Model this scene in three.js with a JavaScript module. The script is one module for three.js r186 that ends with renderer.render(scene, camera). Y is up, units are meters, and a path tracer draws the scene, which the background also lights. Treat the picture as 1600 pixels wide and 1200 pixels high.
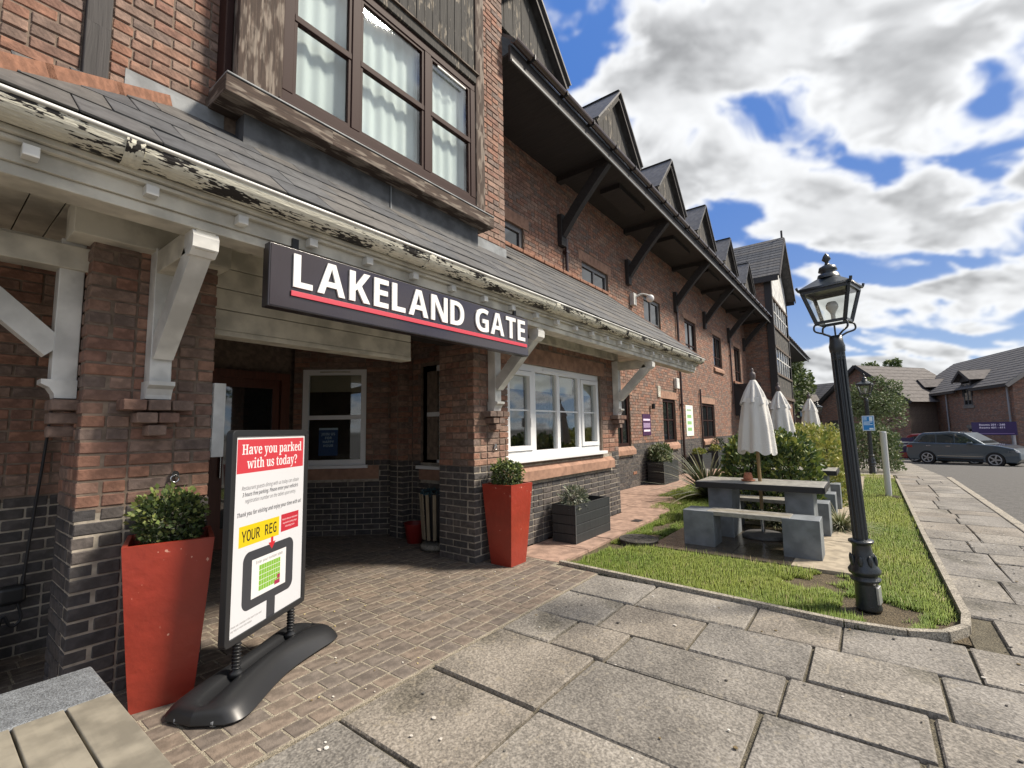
import * as THREE from 'three';
import { mergeGeometries, mergeVertices, toCreasedNormals } from 'three/addons/utils/BufferGeometryUtils.js';
import { RoundedBoxGeometry } from 'three/addons/geometries/RoundedBoxGeometry.js';

// ---------------------------------------------------------------- camera, sky, sun, exposure
// World: +X runs along the pub's facade away from the camera, +Z out of the facade, y up, metres.
const V3 = THREE.Vector3, scene = new THREE.Scene();
const camera = new THREE.PerspectiveCamera(79.1, 4 / 3, 0.05, 600);
const CAM = new V3(0, 1.45, 0);
{
  const yaw = -0.65231, pitch = 0.0979, roll = -0.01703;
  const F = new V3(Math.cos(yaw) * Math.cos(pitch), Math.sin(pitch), Math.sin(yaw) * Math.cos(pitch));
  const r0 = new V3().crossVectors(F, new V3(0, 1, 0)).normalize(), u0 = new V3().crossVectors(r0, F);
  const R = r0.clone().multiplyScalar(Math.cos(roll)).addScaledVector(u0, Math.sin(roll));
  const U = u0.clone().multiplyScalar(Math.cos(roll)).addScaledVector(r0, -Math.sin(roll));
  camera.quaternion.setFromRotationMatrix(new THREE.Matrix4().makeBasis(R, U, F.clone().negate()));
  camera.position.copy(CAM);
  camera.updateMatrixWorld(true);
}
const renderer = new THREE.WebGLRenderer({ antialias: true });
renderer.toneMapping = THREE.LinearToneMapping;
renderer.toneMappingExposure = 1.9;
renderer.shadowMap.enabled = true;

// seeded random and periodic noise
let seed_ = 12345;
const rnd = () => { seed_ = (seed_ + 0x6d2b79f5) | 0; let t = Math.imul(seed_ ^ (seed_ >>> 15), 1 | seed_); t = (t + Math.imul(t ^ (t >>> 7), 61 | t)) ^ t; return ((t ^ (t >>> 14)) >>> 0) / 4294967296; };
const rr = (a, b) => a + (b - a) * rnd(), pick = (l) => l[Math.floor(rnd() * l.length)];
const clamp = (x, a = 0, b = 1) => Math.min(b, Math.max(a, x)), lerp = (a, b, t) => a + (b - a) * t, sst = (a, b, x) => { const t = clamp((x - a) / (b - a)); return t * t * (3 - 2 * t); };
const hash = (x, y, s) => { let h = Math.imul(x | 0, 374761393) + Math.imul(y | 0, 668265263) + Math.imul(s | 0, 1442695041); h = Math.imul(h ^ (h >>> 13), 1274126177); return ((h ^ (h >>> 16)) >>> 0) / 4294967296; };
function vn(x, y, per, s) { // value noise, periodic
  const ix = Math.floor(x), iy = Math.floor(y), fx = x - ix, fy = y - iy, u = fx * fx * (3 - 2 * fx), v = fy * fy * (3 - 2 * fy);
  const m = (a) => per ? ((a % per) + per) % per : a;
  return lerp(lerp(hash(m(ix), m(iy), s), hash(m(ix + 1), m(iy), s), u), lerp(hash(m(ix), m(iy + 1), s), hash(m(ix + 1), m(iy + 1), s), u), v);
}
function fbm(x, y, per, s, oct = 4) { let a = 0.5, t = 0, n = 0; for (let i = 0; i < oct; i++) { t += a * vn(x, y, per, s + i); n += a; x *= 2; y *= 2; per *= 2; a *= 0.5; } return t / n; }

const SUN = new V3(0.42, 0.73, 0.54).normalize();
{ // computed sky: blue air with broken cumulus
  const W = 2048, H = 1024, data = new Float32Array(W * H * 4);
  const cl = (px, py) => { // billowy cloud field
    const wx = fbm(px * 0.7 + 3, py * 0.7, 0, 71, 3) - 0.5, wy = fbm(px * 0.7 + 40, py * 0.7 + 9, 0, 75, 3) - 0.5;
    const qx = px + wx * 1.1, qy = py + wy * 1.1;
    return fbm(qx * 0.5, qy * 0.5, 0, 11, 2) * 0.42 + fbm(qx * 1.5, qy * 1.5, 0, 21, 6) * 0.58;
  };
  for (let j = 0; j < H; j++) {
    const el = ((j + 0.5) / H - 0.5) * Math.PI, y = Math.sin(el), c = Math.cos(el);
    for (let i = 0; i < W; i++) {
      const az = ((i + 0.5) / W - 0.5) * 2 * Math.PI, x = Math.cos(az) * c, z = Math.sin(az) * c, o = (j * W + i) * 4;
      const cs = x * SUN.x + y * SUN.y + z * SUN.z, glow = Math.pow(Math.max(0, cs), 3);
      let r, g, b;
      if (y < 0) { r = 0.14; g = 0.135; b = 0.125; }
      else {
        const hz = Math.pow(1 - y, 5);
        r = lerp(0.036, 0.30, hz) + 0.07 * glow; g = lerp(0.11, 0.39, hz) + 0.07 * glow; b = lerp(0.33, 0.48, hz) + 0.05 * glow;
        const k = 1 / (y + 0.22), px = (x * 0.8 + z * 0.6) * k * 3.6 + 58.9, py = (z * 0.8 - x * 0.6) * k * 5.6 + 33.3;
        const d = cl(px, py), cover = 0.462;
        const a = sst(cover - 0.055, cover + 0.045, d) * 0.97;
        // light side: compare density toward the sun
        const d2 = cl(px + SUN.x * 0.22, py + SUN.z * 0.22);
        const thick = sst(cover + 0.015, cover + 0.13, d), li = clamp(0.5 + (d - d2) * 5);
        const sh = sst(0.36, 0.62, fbm(px * 1.3 + 7, py * 1.3, 0, 88, 5));
        const w = lerp(0.52, 0.19, thick * (0.25 + 0.75 * sh) * (1 - 0.5 * li)) + 0.12 * glow * (1 - thick * 0.5) + 0.02 * hz + 0.16 * thick * (fbm(px * 3.6, py * 3.6, 0, 97, 4) - 0.5);
        r = lerp(r, w * 0.985, a); g = lerp(g, w * 0.995, a); b = lerp(b, w * 1.0, a);
      }
      data[o] = r; data[o + 1] = g; data[o + 2] = b; data[o + 3] = 1;
    }
  }
  const t = new THREE.DataTexture(data, W, H, THREE.RGBAFormat, THREE.FloatType);
  t.mapping = THREE.EquirectangularReflectionMapping; t.magFilter = THREE.LinearFilter; t.needsUpdate = true;
  scene.background = t; scene.environment = t;
}
const sun = new THREE.DirectionalLight(0xfff3e2, 3.5);
sun.position.copy(SUN).multiplyScalar(60); sun.castShadow = true; sun.shadow.radius = 18;
sun.shadow.mapSize.set(4096, 4096);
Object.assign(sun.shadow.camera, { left: -50, right: 50, top: 50, bottom: -50, near: 1, far: 160 });
scene.add(sun, sun.target);

// ---------------------------------------------------------------- helpers
function tri(g, s = 1, ox = 0, oy = 0) { // uv in metres from position, by the face's main direction
  g = g.index ? g.toNonIndexed() : g;
  const p = g.attributes.position, uv = new Float32Array(p.count * 2), a = new V3(), b = new V3(), c = new V3(), n = new V3();
  for (let i = 0; i < p.count; i += 3) {
    a.fromBufferAttribute(p, i); b.fromBufferAttribute(p, i + 1); c.fromBufferAttribute(p, i + 2);
    n.crossVectors(b.clone().sub(a), c.clone().sub(a)); const ax = Math.abs(n.x), ay = Math.abs(n.y), az = Math.abs(n.z);
    [a, b, c].forEach((q, k) => {
      const [u, v] = ay >= ax && ay >= az ? [q.x, q.z] : ax >= az ? [q.z, q.y] : [q.x, q.y];
      uv[(i + k) * 2] = u * s + ox; uv[(i + k) * 2 + 1] = v * s + oy;
    });
  }
  g.setAttribute('uv', new THREE.BufferAttribute(uv, 2));
  if (!g.attributes.normal) g.computeVertexNormals();
  return g;
}
const clean = (g) => { g = g.index ? g.toNonIndexed() : g; for (const k of Object.keys(g.attributes)) if (!['position', 'normal', 'uv', 'color'].includes(k)) g.deleteAttribute(k); return g; };
const merge = (l) => { l = l.map(clean); const hasC = l.some((g) => g.attributes.color); return mergeGeometries(l.map((g) => { if (!g.attributes.uv) g = tri(g); if (hasC && !g.attributes.color) paint(g, [1, 1, 1]); return g; })); };
function paint(g, c) { const n = g.attributes.position.count, a = new Float32Array(n * 3); for (let i = 0; i < n; i++) a.set(c, i * 3); g.setAttribute('color', new THREE.BufferAttribute(a, 3)); return g; }
const box = (x0, x1, y0, y1, z0, z1) => tri(new THREE.BoxGeometry(Math.abs(x1 - x0), Math.abs(y1 - y0), Math.abs(z1 - z0)).translate((x0 + x1) / 2, (y0 + y1) / 2, (z0 + z1) / 2));
const rbox = (x0, x1, y0, y1, z0, z1, r = 0.006, seg = 1) => tri(new RoundedBoxGeometry(Math.abs(x1 - x0), Math.abs(y1 - y0), Math.abs(z1 - z0), seg, r).translate((x0 + x1) / 2, (y0 + y1) / 2, (z0 + z1) / 2));
const cyl = (x, y0, y1, z, r0, r1 = r0, n = 16) => new THREE.CylinderGeometry(r1, r0, y1 - y0, n).translate(x, (y0 + y1) / 2, z);
function bar(a, b, w, h, roll = 0) { // a beam of section w x h from a to b (h along the up side)
  a = new V3(...a); b = new V3(...b); const d = b.clone().sub(a), g = new THREE.BoxGeometry(w, h, d.length());
  g.rotateZ(roll);
  const m = new THREE.Matrix4().lookAt(a, b, Math.abs(d.x) + Math.abs(d.z) < 1e-4 ? new V3(1, 0, 0) : new V3(0, 1, 0));
  return tri(g).applyMatrix4(m).translate((a.x + b.x) / 2, (a.y + b.y) / 2, (a.z + b.z) / 2);
}
const tube = (pts, r, n = 24, rs = 8) => new THREE.TubeGeometry(new THREE.CatmullRomCurve3(pts.map((p) => new V3(...p))), n, r, rs);
const lathe = (pts, n = 24) => new THREE.LatheGeometry(pts.map((p) => new THREE.Vector2(...p)), n);
const prism = (pts, depth, bevel = 0) => { const s = new THREE.Shape(pts.map((p) => new THREE.Vector2(...p))); return new THREE.ExtrudeGeometry(s, { depth, bevelEnabled: bevel > 0, bevelSize: bevel, bevelThickness: bevel, bevelSegments: 2, curveSegments: 8 }); };
const taken = {};
const numbered = (n) => { const k = taken[n] = (taken[n] ?? -1) + 1; return k ? n + '_' + String(k).padStart(3, '0') : n; };
function shade(o) { o.traverse((m) => { if (m.isMesh) { m.castShadow = true; m.receiveShadow = true; } }); return o; }
function part(name, g, m, parent, label) { if (Array.isArray(g)) g = merge(g); const o = new THREE.Mesh(g, m); o.name = name; if (label) o.userData.label = label; parent.add(o); return shade(o); }
function thing(name, label, category, at = [0, 0, 0], turn = 0, group) { const o = new THREE.Group(); o.name = numbered(name); o.position.set(...at); o.rotation.y = turn; o.userData = { label, category }; if (group) o.userData.group = group; scene.add(o); return o; }
function single(name, g, m, label, category, group) { if (Array.isArray(g)) g = merge(g); const o = new THREE.Mesh(g, m); o.name = numbered(name); o.userData = { label, category }; if (group) o.userData.group = group; scene.add(o); return shade(o); }
function struct(name, g, m, label) { if (Array.isArray(g)) g = merge(g); const o = new THREE.Mesh(g, m); o.name = numbered(name); o.userData = { kind: 'structure' }; if (label) o.userData.label = label; scene.add(o); return shade(o); }
function dup(o, at, turn, label) { const c = o.clone(); c.name = numbered(o.name.replace(/_\d+$/, '')); c.position.set(...at); c.rotation.y = turn; c.userData = { ...o.userData, label: label ?? o.userData.label }; scene.add(c); return c; }

// ---------------------------------------------------------------- textures and materials
function texture(n, fn, srgb = true, repeat = 1) {
  const d = new Uint8Array(n * n * 4);
  for (let y = 0; y < n; y++) for (let x = 0; x < n; x++) { const c = fn(x / n, y / n); const o = (y * n + x) * 4; for (let k = 0; k < 3; k++) d[o + k] = clamp(Array.isArray(c) ? c[k] : c) * 255; d[o + 3] = 255; }
  const t = new THREE.DataTexture(d, n, n); t.wrapS = t.wrapT = THREE.RepeatWrapping; t.magFilter = THREE.LinearFilter; t.minFilter = THREE.LinearMipmapLinearFilter; t.generateMipmaps = true;
  if (srgb) t.colorSpace = THREE.SRGBColorSpace; t.repeat.set(repeat, repeat); t.needsUpdate = true; return t;
}
const rep = (t, a, b = a) => { const c = t.clone(); c.repeat.set(a, b); c.needsUpdate = true; return c; };
// neutral grain maps (grey, near white) used as colour multipliers, and height maps
const T = {
  mottle: texture(512, (u, v) => 0.80 + 0.20 * sst(0.2, 0.8, fbm(u * 16, v * 16, 16, 1, 6))),
  mottleH: texture(512, (u, v) => fbm(u * 24, v * 24, 24, 5, 5), false),
  speck: texture(512, (u, v) => { const a = fbm(u * 110, v * 110, 110, 9, 2), b = fbm(u * 9, v * 9, 9, 33, 4); return clamp(0.80 + (a - 0.5) * 0.75 + 0.22 * (b - 0.5)); }),
  speckH: texture(512, (u, v) => fbm(u * 80, v * 80, 80, 9, 3) * 0.7 + 0.3 * fbm(u * 8, v * 8, 8, 3, 3), false),
  grain: texture(512, (u, v) => { const w = fbm(u * 6, v * 2, 0, 41, 3); return 0.70 + 0.30 * fbm(u * 90 + w * 3, v * 4, 0, 17, 4); }),
  grainH: texture(512, (u, v) => { const w = fbm(u * 6, v * 2, 0, 41, 3); return fbm(u * 90 + w * 3, v * 4, 0, 17, 4); }, false),
};
const std = (rgb, rough = 0.8, o = {}) => { const m = new THREE.MeshStandardMaterial({ roughness: rough, ...o }); m.color.setRGB(...rgb); return m; };
const phys = (rgb, rough = 0.5, o = {}) => { const m = new THREE.MeshPhysicalMaterial({ roughness: rough, ...o }); m.color.setRGB(...rgb); return m; };
const mapd = (rgb, rough, map, s, bump, bs, o = {}) => std(rgb, rough, { map: rep(map, s), ...(bump ? { bumpMap: rep(bump, s), bumpScale: bs } : {}), ...o });
const brickMap = rep(T.mottle, 1.7), brickBump = rep(T.mottleH, 2.2);
const M = {
  mortarRed: mapd([0.24, 0.185, 0.145], 0.95, T.mottle, 1.5, T.mottleH, 0.004),
  mortarPale: mapd([0.42, 0.375, 0.31], 0.95, T.mottle, 1.5, T.mottleH, 0.004),
  stone: mapd([0.40, 0.235, 0.165], 0.9, T.mottle, 0.7, T.speckH, 0.0015),
  white: mapd([0.82, 0.82, 0.785], 0.45, T.mottle, 0.35),
  cream: mapd([0.68, 0.65, 0.56], 0.6, T.mottle, 0.5, T.grainH, 0.0006),
  upvc: std([0.80, 0.81, 0.82], 0.3),
  brownFrame: phys([0.032, 0.014, 0.012], 0.6, { specularIntensity: 0.3 }),
  darkTimber: mapd([0.045, 0.04, 0.04], 0.7, T.grain, 1, T.grainH, 0.002),
  greyFrame: std([0.12, 0.12, 0.125], 0.4),
  slate: mapd([0.125, 0.125, 0.128], 0.62, T.mottle, 0.8, T.mottleH, 0.002),
  lead: mapd([0.25, 0.27, 0.285], 0.6, T.mottle, 0.6, T.mottleH, 0.003),
  leadDark: mapd([0.115, 0.122, 0.13], 0.65, T.mottle, 0.9, T.mottleH, 0.003),
  clay: mapd([0.30, 0.145, 0.09], 0.85, T.mottle, 2, T.mottleH, 0.003),
  glass: phys([0.9, 0.93, 0.93], 0.02, { transmission: 1, thickness: 0, ior: 1.75 }),
  darkGlass: phys([0.015, 0.018, 0.02], 0.03, { ior: 2.1 }),
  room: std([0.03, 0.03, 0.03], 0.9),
  curtain: std([0.72, 0.75, 0.74], 0.95),
  black: std([0.012, 0.012, 0.014], 0.5),
  blackPlastic: phys([0.018, 0.019, 0.021], 0.38),
  iron: phys([0.016, 0.022, 0.026], 0.32, { clearcoat: 0.4, clearcoatRoughness: 0.3, bumpMap: rep(T.mottleH, 6), bumpScale: 0.002 }),
  pipe: phys([0.04, 0.018, 0.016], 0.3, { clearcoat: 0.3 }),
  steel: std([0.6, 0.6, 0.6], 0.25, { metalness: 1 }),
  galv: std([0.48, 0.49, 0.5], 0.45, { metalness: 0.7 }),
  red: phys([1, 1, 1], 0.4, { map: texture(512, (u, v) => { const a = fbm(u * 40, v * 40, 40, 4, 4), b = fbm(u * 8, v * 8, 8, 14, 4), k = sst(0.775, 0.785, a * 0.6 + b * 0.4 + 0.03), m = 0.93 + 0.14 * (b - 0.5); return [lerp(0.62 * m, 0.8, k), lerp(0.22 * m, 0.6, k), lerp(0.16 * m, 0.53, k)]; }), clearcoat: 0.3, clearcoatRoughness: 0.35, bumpMap: rep(T.mottleH, 1), bumpScale: 0.003 }),
  planter: mapd([0.036, 0.042, 0.046], 0.6, T.grain, 1.3, T.grainH, 0.0015),
  soil: mapd([0.07, 0.05, 0.036], 1, T.speck, 2, T.speckH, 0.02),
  concrete: mapd([0.20, 0.222, 0.24], 0.75, T.mottle, 0.5, T.speckH, 0.002),
  deck: mapd([0.29, 0.265, 0.21], 0.6, T.mottle, 0.8, T.grainH, 0.001),
  deckGrey: mapd([0.34, 0.33, 0.295], 0.45, T.mottle, 1.5, T.grainH, 0.001),
  terracotta: mapd([0.46, 0.18, 0.10], 0.8, T.mottle, 4),
  canvas: std([0.66, 0.65, 0.62], 0.95, { side: THREE.DoubleSide, bumpMap: rep(T.mottleH, 4), bumpScale: 0.004 }),
  asphalt: mapd([0.15, 0.145, 0.135], 0.92, T.speck, 1.6, T.speckH, 0.006),
  sandstone: mapd([0.40, 0.27, 0.21], 0.85, T.mottle, 0.8, T.speckH, 0.003),
  flag: mapd([0.40, 0.34, 0.25], 0.8, T.mottle, 0.9, T.mottleH, 0.004),
  wetFlag: mapd([0.10, 0.082, 0.06], 0.22, T.mottle, 0.9, T.mottleH, 0.004),
  kerb: mapd([0.46, 0.42, 0.345], 0.9, T.speck, 1.5, T.speckH, 0.004),
  bark: mapd([0.10, 0.08, 0.06], 0.95, T.grain, 2, T.grainH, 0.01),
  weathered: null, board: null, peel: null,
};
// weathered oak: stain flaking off to grey and pale wood
M.weathered = std([1, 1, 1], 0.9, { map: texture(512, (u, v) => { const a = fbm(u * 40, v * 7, 0, 3, 5), b = fbm(u * 6, v * 3, 6, 8, 4), g = fbm(u * 120, v * 8, 0, 2, 3), k = sst(0.46, 0.62, a * 0.75 + b * 0.25); const d = [0.29, 0.24, 0.21], p = [0.50, 0.46, 0.42]; return d.map((x, i) => lerp(x, p[i], k) * (0.7 + 0.5 * g)); }), bumpMap: T.grainH, bumpScale: 0.004 });
M.board = std([1, 1, 1], 0.9, { map: texture(512, (u, v) => { const a = fbm(u * 60, v * 9, 0, 13, 5), b = fbm(u * 5, v * 4, 5, 28, 4), g = fbm(u * 100, v * 5, 0, 2, 3), k = sst(0.62, 0.68, a * 0.6 + b * 0.4); const d = [0.27, 0.265, 0.255], p = [0.54, 0.51, 0.46]; return d.map((x, i) => lerp(x, p[i], k) * (0.7 + 0.45 * g)); }), bumpMap: T.grainH, bumpScale: 0.003 });
// white gutter paint peeling to black iron
M.peel = std([1, 1, 1], 0.6, { map: texture(1024, (u, v) => { const a = fbm(u * 9, v * 5, 0, 63, 3), b = fbm(u * 70, v * 60, 0, 66, 4), k = sst(0.535, 0.545, a * 0.62 + b * 0.38 + 0.085); const s = 0.85 + 0.2 * b; return [lerp(0.12, 0.86 * s, k), lerp(0.105, 0.85 * s, k), lerp(0.1, 0.79 * s, k)]; }), bumpMap: rep(T.mottleH, 3), bumpScale: 0.002 });
const leafMat = (o = {}) => new THREE.MeshPhysicalMaterial({ vertexColors: true, roughness: 0.7, side: THREE.DoubleSide, transmission: 0.35, thickness: 0, ...o });
M.weatheredH = M.weathered.clone(); M.weatheredH.map = M.weathered.map.clone(); M.weatheredH.map.rotation = Math.PI / 2; M.weatheredH.bumpMap = null;
M.leaf = leafMat(); M.leafSoft = leafMat({ roughness: 0.75 });
function canvasTex(w, h, draw) { const c = document.createElement('canvas'); c.width = w; c.height = h; draw(c.getContext('2d'), w, h); const t = new THREE.CanvasTexture(c); t.colorSpace = THREE.SRGBColorSpace; return t; }
// ---------------------------------------------------------------- the pub: one building, its walls of real bricks
const pub = thing('pub_building', 'long red brick pub with slate canopy, boarded dormers and timbered tower', 'building');
const RED = [[0.35, 0.17, 0.11], [0.31, 0.15, 0.10], [0.26, 0.135, 0.10], [0.38, 0.215, 0.15], [0.22, 0.13, 0.10], [0.20, 0.15, 0.125], [0.175, 0.145, 0.13], [0.36, 0.24, 0.185], [0.28, 0.20, 0.16], [0.30, 0.18, 0.135]];
const DARK = [[0.084, 0.078, 0.078], [0.10, 0.092, 0.09], [0.072, 0.068, 0.07], [0.12, 0.105, 0.098], [0.094, 0.083, 0.079]];
for (const c of RED) [0.305, 0.185, 0.14].forEach((m, i) => { c[i] = lerp(c[i], m, 0.3) * 1.04; });
const tones = [...RED, ...DARK].map((c) => std(c, 0.88, { map: brickMap, bumpMap: brickBump, bumpScale: 0.004 }));
const brickAll = std([1, 1, 1], 0.88, { vertexColors: true, map: brickMap, bumpMap: brickBump, bumpScale: 0.004 });
function chamferBox(w, h, d, c, jit = 0) { // 44 triangles
  const X = w / 2, Y = h / 2, Z = d / 2, pos = [], P = {};
  const pt = (sx, sy, sz, ax) => { const k = sx + ',' + sy + ',' + sz + ',' + ax; return P[k] ??= [sx * (ax === 0 ? X : X - c) + (jit ? rr(-jit, jit) : 0), sy * (ax === 1 ? Y : Y - c) + (jit ? rr(-jit, jit) : 0), sz * (ax === 2 ? Z : Z - c) + (jit ? rr(-jit, jit) : 0)]; };
  const t = (a, b, c2) => { const n = new V3(...b).sub(new V3(...a)).cross(new V3(...c2).sub(new V3(...a))), m = [0, 1, 2].map((i) => (a[i] + b[i] + c2[i]) / 3); if (n.dot(new V3(...m)) < 0) [b, c2] = [c2, b]; pos.push(...a, ...b, ...c2); };
  const q = (a, b, c2, d2) => { t(a, b, c2); t(a, c2, d2); }, S = [-1, 1];
  for (const s of S) { q(pt(s, -1, -1, 0), pt(s, 1, -1, 0), pt(s, 1, 1, 0), pt(s, -1, 1, 0)); q(pt(-1, s, -1, 1), pt(1, s, -1, 1), pt(1, s, 1, 1), pt(-1, s, 1, 1)); q(pt(-1, -1, s, 2), pt(1, -1, s, 2), pt(1, 1, s, 2), pt(-1, 1, s, 2)); }
  for (const a of S) for (const b of S) { q(pt(-1, a, b, 1), pt(1, a, b, 1), pt(1, a, b, 2), pt(-1, a, b, 2)); q(pt(a, -1, b, 0), pt(a, 1, b, 0), pt(a, 1, b, 2), pt(a, -1, b, 2)); q(pt(a, b, -1, 0), pt(a, b, 1, 0), pt(a, b, 1, 1), pt(a, b, -1, 1)); for (const e of S) t(pt(a, b, e, 0), pt(a, b, e, 1), pt(a, b, e, 2)); }
  const g = new THREE.BufferGeometry(); g.setAttribute('position', new THREE.Float32BufferAttribute(pos, 3)); g.computeVertexNormals(); return g;
}
const brickList = [];
const CO = 0.075, JT = 0.011;
/* one face of brickwork: runs from o along u (unit, horizontal) for len, normal n; open = [[s0,s1,y0,y1],...]; split = height of the dark base; ends = [[even,odd] start inset, [even,odd] end inset] */
function brickFace(o, u, n, len, y0, y1, { open = [], split = 1.02, ends = [[0, 0], [0, 0]], depth = 0.1, plain = 0, list = brickList, top } = {}) {
  let k = 0;
  for (let y = y0; y < y1 - 0.02; y += CO, k++) {
    const h = Math.min(CO, y1 - y) - JT, e = k & 1, L0 = ends[0][e], L1 = len - ends[1][e];
    let cuts = [[L0, L1]];
    if (top) { const [a, b] = top(y + CO * 0.6); cuts = [[Math.max(L0, a), Math.min(L1, b)]]; }
    for (const [s0, s1, a, b] of open) if (y + h > a + 0.01 && y + JT < b - 0.01) cuts = cuts.flatMap(([p, q]) => s1 <= p || s0 >= q ? [[p, q]] : [[p, s0], [s1, q]].filter(([c, d]) => d - c > 0.03));
    for (const [p, q] of cuts) {
      if (q - p < 0.03) continue;
      let s = p; // the bond is anchored to the face
      const ph = e ? 0.1125 : 0;
      while (s < q - 0.012) {
        let nx = Math.floor((s - L0 + 0.001 - ph) / 0.225 + 1) * 0.225 + ph + L0;
        if (rnd() < 0.16 && nx - s > 0.2) nx = s + 0.1125;
        if (q - nx < 0.05) nx = q;
        const w = Math.min(nx, q) - s - JT, c = s + w / 2 + JT / 2;
        if (w > 0.02) list.push({ p: [o[0] + u[0] * c - n[0] * (depth / 2 - rr(-0.002, 0.0025)), y + h / 2 + JT / 2, o[2] + u[2] * c - n[2] * (depth / 2 - rr(-0.002, 0.0025))], w, h, d: depth, a: Math.atan2(-u[2], u[0]), n, tone: y + 0.03 < split ? RED.length + Math.floor(rnd() * DARK.length) : Math.floor(rnd() * RED.length), plain });
        s = Math.min(nx, q);
      }
    }
  }
}
const wallPart = (name, gs, m = M.mortarRed, parent = pub) => part(name, gs, m, parent);
function core(name, x0, x1, y0, y1, z0, z1, split = 1.02) { // mortar body behind the bricks
  const w = wallPart(name, [box(x0, x1, Math.max(split, y0), y1, z0, z1)]);
  if (y0 < split) part('plinth_mortar', box(x0 - 0.0005, x1 + 0.0005, y0, split, z0 - 0.0005, z1 + 0.0005), M.mortarPale, w);
  return w;
}
const ZF = -3.5, ZW = -4.7, ZG = -3.65, R = 0.008; // canopy front wall, far wall, gable wall; mortar recess
// left pillar
core('pillar', 0.60 + R, 1.26 - R, 0, 2.6, -3.95, ZF - R);
brickFace([0.60, 0, ZF], [1, 0, 0], [0, 0, 1], 0.66, 0, 2.6, { ends: [[0, 0.113], [0, 0.113]] });
brickFace([0.60, 0, -3.95], [0, 0, 1], [-1, 0, 0], 0.45, 0, 2.6, { ends: [[0, 0], [0.113, 0]] });
brickFace([1.26, 0, ZF], [0, 0, -1], [1, 0, 0], 0.45, 0, 2.6, { ends: [[0.113, 0], [0, 0]] });
// wall left of the pillar, under the canopy
core('porch_side_wall', -3, 1.25, 0, 2.8, -4.95, -4.64 - R);
brickFace([-0.8, 0, -4.64], [1, 0, 0], [0, 0, 1], 2.05, 0, 2.8, { split: 1.02 });
// right pillar and the wall with the wide window
core('window_wall', 3.87 + R, 4.45, 0, 2.62, -4.06 + R, ZF - R);
core('window_wall', 4.45, 7.0, 0, 1.06, -3.8, ZF - R, 1.0);
core('window_wall', 4.45, 7.0, 2.31, 2.8, -3.8, ZF - R);
core('window_wall', 7.0, 7.62 - R, 0, 2.8, -3.8, ZF - R);
brickFace([3.87, 0, ZF], [1, 0, 0], [0, 0, 1], 3.75, 0, 2.8, { open: [[0.63, 3.13, 1.02, 2.31], [0.48, 3.47, 0.8, 1.06], [0.48, 3.27, 2.31, 2.53]], ends: [[0, 0.113], [0, 0.113]] });
brickFace([3.87, 0, -4.06], [0, 0, 1], [-1, 0, 0], 0.56, 0, 2.62, { ends: [[0, 0], [0.113, 0]] });
wallPart('return_wall', box(7.3, 7.62 - R, 0, 2.8, -4.8, -3.8));
brickFace([7.62, 0, ZF], [0, 0, -1], [1, 0, 0], 1.2, 0, 2.8, { ends: [[0.113, 0], [0, 0]], plain: 1 });
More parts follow.
